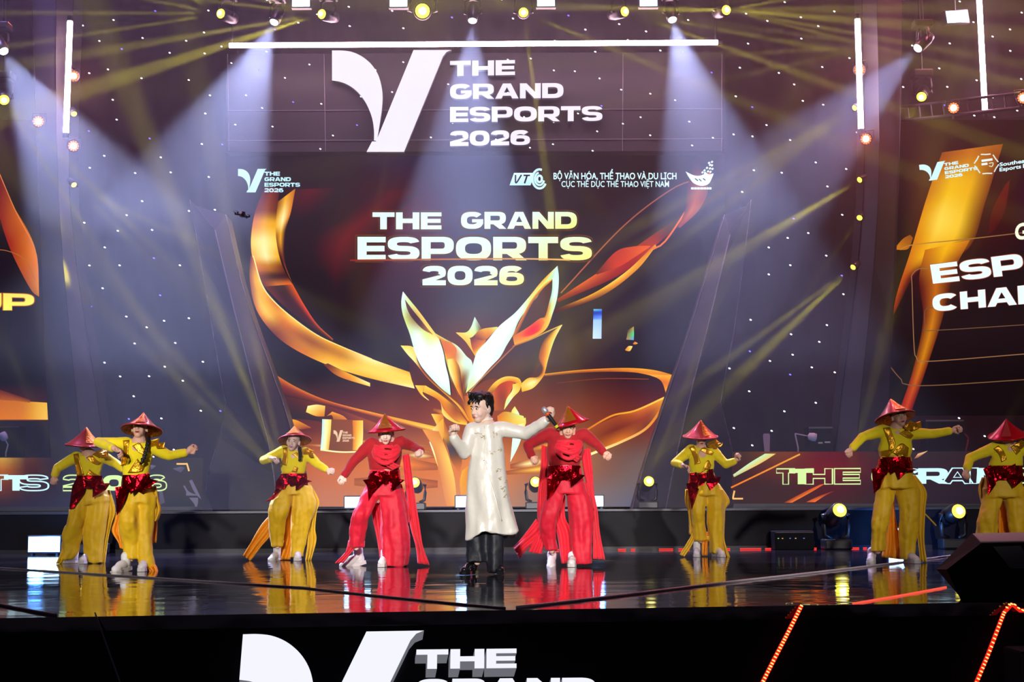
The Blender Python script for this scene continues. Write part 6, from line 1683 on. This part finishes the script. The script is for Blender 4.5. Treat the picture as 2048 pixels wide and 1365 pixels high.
RED = dict(top=M_RTOP, trousers=M_RTRO)
def scarf(rows_ring, J, root, tail):
    pass
def neck_scarf(root, J, c, w, h, tail, target_rows=None):
    bm = bmesh.new()
    for k, (dz, r, th) in enumerate(((.008, .95, .022), (-.022, 1.06, .024), (-.052, 1.14, .025), (-.088, 1.08, .022))):
        pts = []
        for i in range(25):
            a = 2 * math.pi * i / 24
            p = J(*c) + Vector((w * r * math.cos(a), -.02 + .118 * r * math.sin(a), dz - h * max(0, -math.sin(a)) * (.6 + .4 * k) + .012 * math.sin(3 * a + k)))
            pts.append(p)
        tube(bm, pts, th, 10)
    sc_ = link_mesh('scarf', fused(bm, .008, 2), M_RVEIL, root, True)
    link_mesh('scarf_tail', cloth(tail, J, .018, 2.0, seed=5), M_RVEIL, sc_, True)
def dancer_red_left():
    performer(dict(RED, K=K2, ground=(1010, 1140), seed=7, label='red dancer left of the singer, one foot lifted and a long veil at the side', group=G_R,
        head=(996, 230, -.14), face=(0, 14, 0), neck=(1000, 292, -.06), skin=M_SKINP,
        torso=[(290, 905, 1100, -.03), (330, 880, 1112, -.03), (400, 872, 1102, -.02), (480, 884, 1084)],
        arm_a=[(895, 300, -.02), (768, 430, .0), (712, 515, -.10)], hand_a=((686, 558, -.12), (.3, -1, 0), .9), sleeve=.95,
        arm_b=[(1100, 290, -.02), (1180, 318, .08), (1235, 350, -.10)], hand_b=((1195, 362, -.24), (0, -.4, -1), 1.0),
        pelvis=[(480, 884, 1086), (540, 872, 1092), (600, 855, 1100), (660, 850, 1110)],
        leg_a=[(610, 848, 980), (700, 802, 935, -.10), (780, 766, 892, -.18), (860, 750, 868, -.12), (940, 742, 862, -.08), (1010, 738, 850, -.05)],
        leg_b=[(610, 945, 1100), (720, 948, 1130), (850, 950, 1150), (960, 958, 1160), (1060, 964, 1166), (1138, 972, 1142)], fold=.12,
        shoes=[(790, 1100, (-.85, -.55), 1.15, .0, -.25), (985, 1140, (-.1, -1), 1.0)], boot=.06,
        belt=[(488, 884, 1086), (530, 872, 1090), (575, 866, 1094)],
        shards=[([(885, 510), (938, 486), (985, 545), (940, 600), (900, 560)], -.18), ([(950, 495), (1002, 490), (1030, 530), (985, 582)], -.20), ([(1030, 495), (1076, 486), (1084, 540), (1124, 548), (1080, 585), (1025, 620), (1020, 560)], -.18), ([(838, 548), (892, 540), (958, 580), (905, 640), (878, 692), (868, 590)], -.17)],
        cloths=[('veil', M_RVEIL, [(1110, 380, 1152, 368, .10), (1120, 500, 1172, 500, .11), (1136, 650, 1190, 650, .12), (1160, 850, 1222, 850, .12), (1200, 1000, 1246, 1000, .10), (1214, 1118, 1292, 1128, .06)], .03),
                ('side_drape', M_RTRO, [(1080, 580, 1100, 575, .02), (1100, 680, 1136, 690, .04), (1120, 800, 1158, 800, .05), (1120, 870, 1140, 862, .05)]),
                ('back_panel', M_RTRO, [(900, 700, 960, 700, .14), (905, 800, 990, 800, .14), (935, 950, 1000, 950, .13), (955, 1100, 1010, 1100, .12)]),
                ('hem_tail', M_RTRO, [(742, 960, 820, 970, -.02), (720, 1040, 780, 1020, -.06), (652, 1116, 704, 1112, -.10)])],
        extra=lambda root, J, K, Y0, HM, body: neck_scarf(root, J, (1000, 314, -.05), .122, .055, [(905, 330, 985, 345, -.16), (945, 395, 1010, 390, -.17), (985, 440, 1050, 430, -.165), (1045, 480, 1096, 455, -.15)]),
        hat=((988, 98, -.15), (998, 210, -.13), .214, M_HATR, M_HATB, (-118, -60))))
def dancer_red_right():
    performer(dict(RED, K=K3, ground=(920, 1215), seed=8, label='red dancer right of the singer, behind the raised microphone, veils on both sides', group=G_R,
        head=(895, 312, -.10), face=(0, 12, 0), neck=(895, 388, -.04),
        torso=[(360, 790, 995, -.02), (400, 760, 1006, -.02), (480, 766, 986), (560, 772, 974)],
        arm_a=[(780, 350, -.01), (635, 425, .03), (660, 498, -.08)], hand_a=((690, 545, -.12), (0, -1, -.2), .75), sleeve=.9,
        arm_b=[(1000, 355, -.01), (1090, 425, .02), (1128, 470, -.08)], hand_b=((1160, 496, -.10), (-.4, -1, 0), .95),
        pelvis=[(560, 772, 974), (620, 775, 990), (680, 782, 1004), (740, 770, 1020)],
        leg_a=[(680, 782, 885), (780, 752, 862, -.06), (880, 716, 836, -.10), (960, 704, 820, -.06), (1040, 724, 828), (1112, 742, 838)],
        leg_b=[(690, 872, 1008), (800, 894, 1050), (900, 902, 1064), (1000, 902, 1066), (1100, 912, 1066), (1200, 942, 1056)], fold=.12,
        shoes=[(795, 1190, (-.1, -1), 1.05, 0, -.3), (925, 1222, (-.1, -1), 1.0)], boot=.02,
        belt=[(560, 768, 980), (610, 764, 985), (660, 768, 1000)],
        shards=[([(762, 640), (812, 600), (850, 660), (800, 740), (760, 785)], -.17), ([(810, 570), (862, 600), (915, 580), (905, 640), (850, 650), (825, 620)], -.20), ([(905, 610), (950, 560), (972, 615), (1008, 622), (960, 665), (915, 700)], -.18)],
        cloths=[('veil', M_RVEIL, [(728, 425, 772, 436, .10), (722, 560, 766, 560, .11), (704, 720, 762, 735, .12), (698, 860, 770, 880, .12), (705, 940, 780, 950, .12)], .03),
                ('hem_tail', M_RVEIL, [(690, 905, 770, 970, .08), (640, 975, 720, 1035, .06), (590, 1040, 640, 1095, .04), (542, 1090, 582, 1164, .02)], .03),
                ('hem_tail', M_RVEIL, [(690, 1000, 740, 1000, .04), (668, 1060, 740, 1060, .02), (642, 1120, 726, 1134, .0)], .02),
                ('veil', M_RVEIL, [(980, 462, 1040, 440, .10), (1000, 600, 1056, 600, .11), (1030, 720, 1062, 720, .12), (1046, 860, 1086, 850, .12), (1060, 1000, 1102, 1000, .10), (1060, 1165, 1136, 1170, .06)], .03),
                ('back_panel', M_RVEIL, [(800, 760, 880, 750, .15), (800, 900, 880, 900, .15), (830, 1020, 930, 1000, .15), (855, 1195, 945, 1195, .12)], .03),
                ('side_drape', M_RTRO, [(1000, 670, 1020, 665, .02), (1020, 760, 1050, 760, .03), (1030, 830, 1066, 840, .04)])],
        extra=lambda root, J, K, Y0, HM, body: neck_scarf(root, J, (895, 396, -.04), .122, .055, [(862, 425, 925, 435, -.15), (890, 470, 940, 462, -.165), (920, 510, 965, 492, -.16), (955, 535, 985, 500, -.14)]),
        hat=((896, 172, -.13), (925, 284, -.11), .185, M_HATR, M_HATB, (-140, -72))))
for f in (dancer_far_left, dancer_braid, dancer_smiling, dancer_right, dancer_tall, dancer_far_right, dancer_red_left, dancer_red_right): f()

# ---------------------------------------------------------------- the singer
def singer_hair(M, s):
    bm = bmesh.new()
    def E(c, r): ell(bm, Vector(c) * s, tuple(x * s for x in r), M, 20, 14)
    E((0, .034, .050), (.084, .092, .078)); E((0, .062, .0), (.074, .052, .070)); E((0, .07, -.045), (.055, .034, .04))
    E((.0, -.025, .112), (.070, .060, .038)); E((-.03, -.058, .108), (.044, .040, .034)); E((.035, -.047, .106), (.046, .042, .034)); E((0, .05, .085), (.078, .068, .06))
    rn = random.Random(3)
    for k in range(26):                                             # swept locks of the fringe and crown
        x = rn.uniform(-.062, .062); y = rn.uniform(-.06, .06)
        z = .118 + .022 * rn.random() - abs(x) * .35
        a = Vector((x, y, z)); b_ = a + Vector((rn.uniform(-.02, .02) - x * .1, -.04 - rn.random() * .02, .02 * rn.random() - .006)); c = b_ + Vector((rn.uniform(-.02, .012), -.012, -.018 - .03 * rn.random()))
        chain(bm, [M @ (p * s) for p in (a, b_, c)], [.016, .012, .004], 8)
    for sx in (-1, 1):
        capsule(bm, M @ (Vector((sx * .078, -.005, .045)) * s), M @ (Vector((sx * .079, -.002, .002)) * s), .014, .007, 8)
    for x0, x1, dz in ((-.05, -.062, -.052), (-.03, -.042, -.045), (.0, -.012, -.032), (.03, .03, -.03), (.055, .066, -.04)):
        chain(bm, [M @ (Vector(p) * s) for p in ((x0, -.072, .082), ((x0 + x1) / 2, -.094, .062), (x1, -.092, .080 + dz))], [.013, .010, .004], 8)
    return fused(bm, .0065, 2)
def build_singer():
    K = K3; Y0 = atz(*K(350, 1268)).y
    J = lambda x, y, dy=0.0: at(*K(x, y), Y0 + dy)
    def extra(root, J, K, Y0_, HM, body):
        # long satin coat
        bm = bmesh.new()
        rows = [(292, 300, 452), (318, 258, 486), (360, 246, 505), (430, 246, 512), (500, 242, 508), (560, 236, 506), (650, 220, 520), (750, 216, 534), (850, 216, 550), (930, 218, 564), (1004, 220, 578)]
        loft(bm, rows, J, .62, .09, 4, 21, dmax=.25, dmin=.10, n=64)
        ell(bm, J(376, 300, .0), (.10, .08, .05))
        for arm in ([(272, 330, 0), (222, 478, -.05), (150, 372, -.18)], [(478, 320, 0), (622, 352, -.05), (762, 262, -.20)]):
            a = [J(*p) for p in arm]
            chain(bm, [J(370, 340, 0).lerp(a[0], .6), a[0], a[0].lerp(a[1], .5), a[1], a[1].lerp(a[2], .5), a[1].lerp(a[2], .93)], [.085, .076, .068, .060, .054, .048], 16)
        coat = fused(bm, .010, 5)
        wrinkle(coat, lambda c: noise.noise(Vector((c.x * 11 + c.z * 1.5, c.y * 11, c.z * 2.2))) * (.008 + .028 * max(0.0, min(1.0, (1.0 - c.z) / .7))) + noise.noise(c * 15) * .003)
        xl, xr, zh = J(220, 1000).x, J(578, 1000).x, J(390, 1004).z
        for v in coat.vertices:                                     # uneven hem
            k = max(0.0, min(1.0, 1 - (v.co.z - zh) / .22)); t = (v.co.x - xl) / (xr - xl)
            if k > 0:
                w = -.070 * max(0, 1 - t / .32) + .022 * math.exp(-((t - .42) / .16) ** 2) - .012 * math.exp(-((t - .72) / .12) ** 2) + .02 * max(0, (t - .85) / .15)
                v.co.z += k * k * w
        co = link_mesh('coat', coat, M_SATIN, root, True)
        link_mesh('coat_panel', cloth([(440, 900, 552, 900, .08), (460, 980, 560, 980, .08), (468, 1036, 560, 1024, .08)], J, .02, 1.5, seed=6), M_SATIN, co, True)
        # standing collar, front edge, embroidery
        bm = bmesh.new()
        c = J(368, 272, .01)
        lathe(bm, [(.066, -.035), (.062, .0), (.060, .030), (.055, .030), (.056, -.035)], Matrix.Translation(c) @ Matrix.Rotation(R(-8), 4, 'X'), 24)
        obj('collar', bm, M_SATIN, co, True)
        link_mesh('front_edge', decal([(352, 300, 358, 298), (360, 380, 366, 379), (350, 480, 356, 481), (372, 600, 378, 600), (420, 760, 426, 758), (462, 920, 468, 918)], K, coat, Y0, .006, .004, 2), M_SATIN, co, True)
        rn = random.Random(8)
        for cx, cy, n_, sp in ((345, 360, 9, 40), (420, 350, 6, 36), (455, 450, 6, 30), (455, 640, 7, 30), (400, 470, 6, 30), (440, 590, 8, 30), (470, 710, 9, 36), (485, 760, 5, 30), (300, 350, 4, 24), (495, 660, 4, 20), (360, 530, 5, 26)):
            for k in range(n_):
                a = rn.uniform(0, 6.28); r0 = rn.uniform(3, sp * .5)
                x, y = cx + r0 * math.cos(a) * 1.1, cy + r0 * math.sin(a)
                b_ = rn.uniform(0, 6.28); L = rn.uniform(8, 16)
                p = [(x, y), (x + L * .5 * math.cos(b_) + 3, y + L * .5 * math.sin(b_)), (x + L * math.cos(b_ + .5), y + L * math.sin(b_ + .5))]
                link_mesh('embroidery', decal([(q[0], q[1] - 1.3, q[0] + 1, q[1] + 1.3) for q in p], K, coat, Y0, .005, .003, 2, 3), M_EMB, co, True)
        # in-ear monitor
        bm = bmesh.new(); ell(bm, HM @ Vector((.090, -.004, -.012)), .011); tube(bm, [HM @ Vector((.092, -.004, -.018)), HM @ Vector((.086, .02, -.06)), HM @ Vector((.06, .05, -.10))], .003, 6)
        obj('earpiece', bm, mat('earpiece_clear', (.6, .7, .85, 1), .2), root, True)
    performer(dict(K=K, ground=(350, 1268), seed=9, label='singer in a long ivory satin coat holding a microphone, centre of the stage', hs=1.13, skin=M_SKINP,
        head=(334, 188, -.02), face=(-44, 8, 4), neck=(374, 285, .02), voxel=.0055, trousers=M_BLKT, hair='singer', hair_fn=singer_hair,
        torso=[(310, 280, 470), (360, 262, 496), (450, 262, 492), (560, 262, 490)],
        arm_a=[(272, 330, 0), (222, 478, -.05), (150, 372, -.18)], hand_a=((152, 318, -.20), (.5, -1, 0), 1.0),
        arm_b=[(478, 320, 0), (622, 352, -.05), (755, 266, -.20)], hand_b=((800, 226, -.24), (-.65, -.35, .75), .78),
        pelvis=[(600, 300, 450), (700, 295, 460), (820, 285, 465), (880, 275, 470)],
        leg_a=[(820, 275, 372), (940, 245, 370), (1060, 237, 372), (1185, 238, 376)],
        leg_b=[(820, 365, 460), (970, 366, 480), (1120, 370, 480), (1252, 376, 480)], fold=.07,
        shoes=[(272, 1262, (-.5, -1), .95), (440, 1262, (.15, -1), .95)], shoe_m=M_BSHOE, sole_m=M_BSHOE, boot=.08,
        extra=extra))
    # the microphone in the hand
    a, b_ = J(745, 196, -.30), J(832, 316, -.27)
    d = (b_ - a).normalized(); M = Matrix.Translation(a) @ frame_z(d); L = (b_ - a).length
    mic = empty('microphone', b_, 'black hand microphone with silver head and orange ring held out by the singer', 'microphone')
    bm = bmesh.new(); lathe(bm, [(.019, .055), (.021, .07), (.0175, .16), (.0155, L - .03), (.016, L), (.002, L)], M, 18); obj('handle', bm, M_PLAST, mic, True)
    bm = bmesh.new(); lathe(bm, [(.002, -.030), (.016, -.027), (.0265, -.008), (.028, .012), (.025, .030), (.020, .034)], M, 20); obj('grille', bm, mat('mic_grille', (.55, .58, .66, 1), .4, .6, bump=(900, .8, .001)), mic, True)
    bm = bmesh.new(); lathe(bm, [(.0205, .034), (.0235, .036), (.0235, .056), (.0205, .058)], M, 20); obj('ring', bm, mat('orange_ring', rgb(240, 90, 30), .4), mic, True)
    bm = bmesh.new(); lathe(bm, [(.0170, L - .035), (.0176, L - .03), (.0176, L - .012), (.0168, L - .01)], M, 16); obj('band', bm, mat('yellow_band', rgb(230, 220, 40), .4), mic, True)
build_singer()
bpy.data.scenes.remove(SCRATCH)
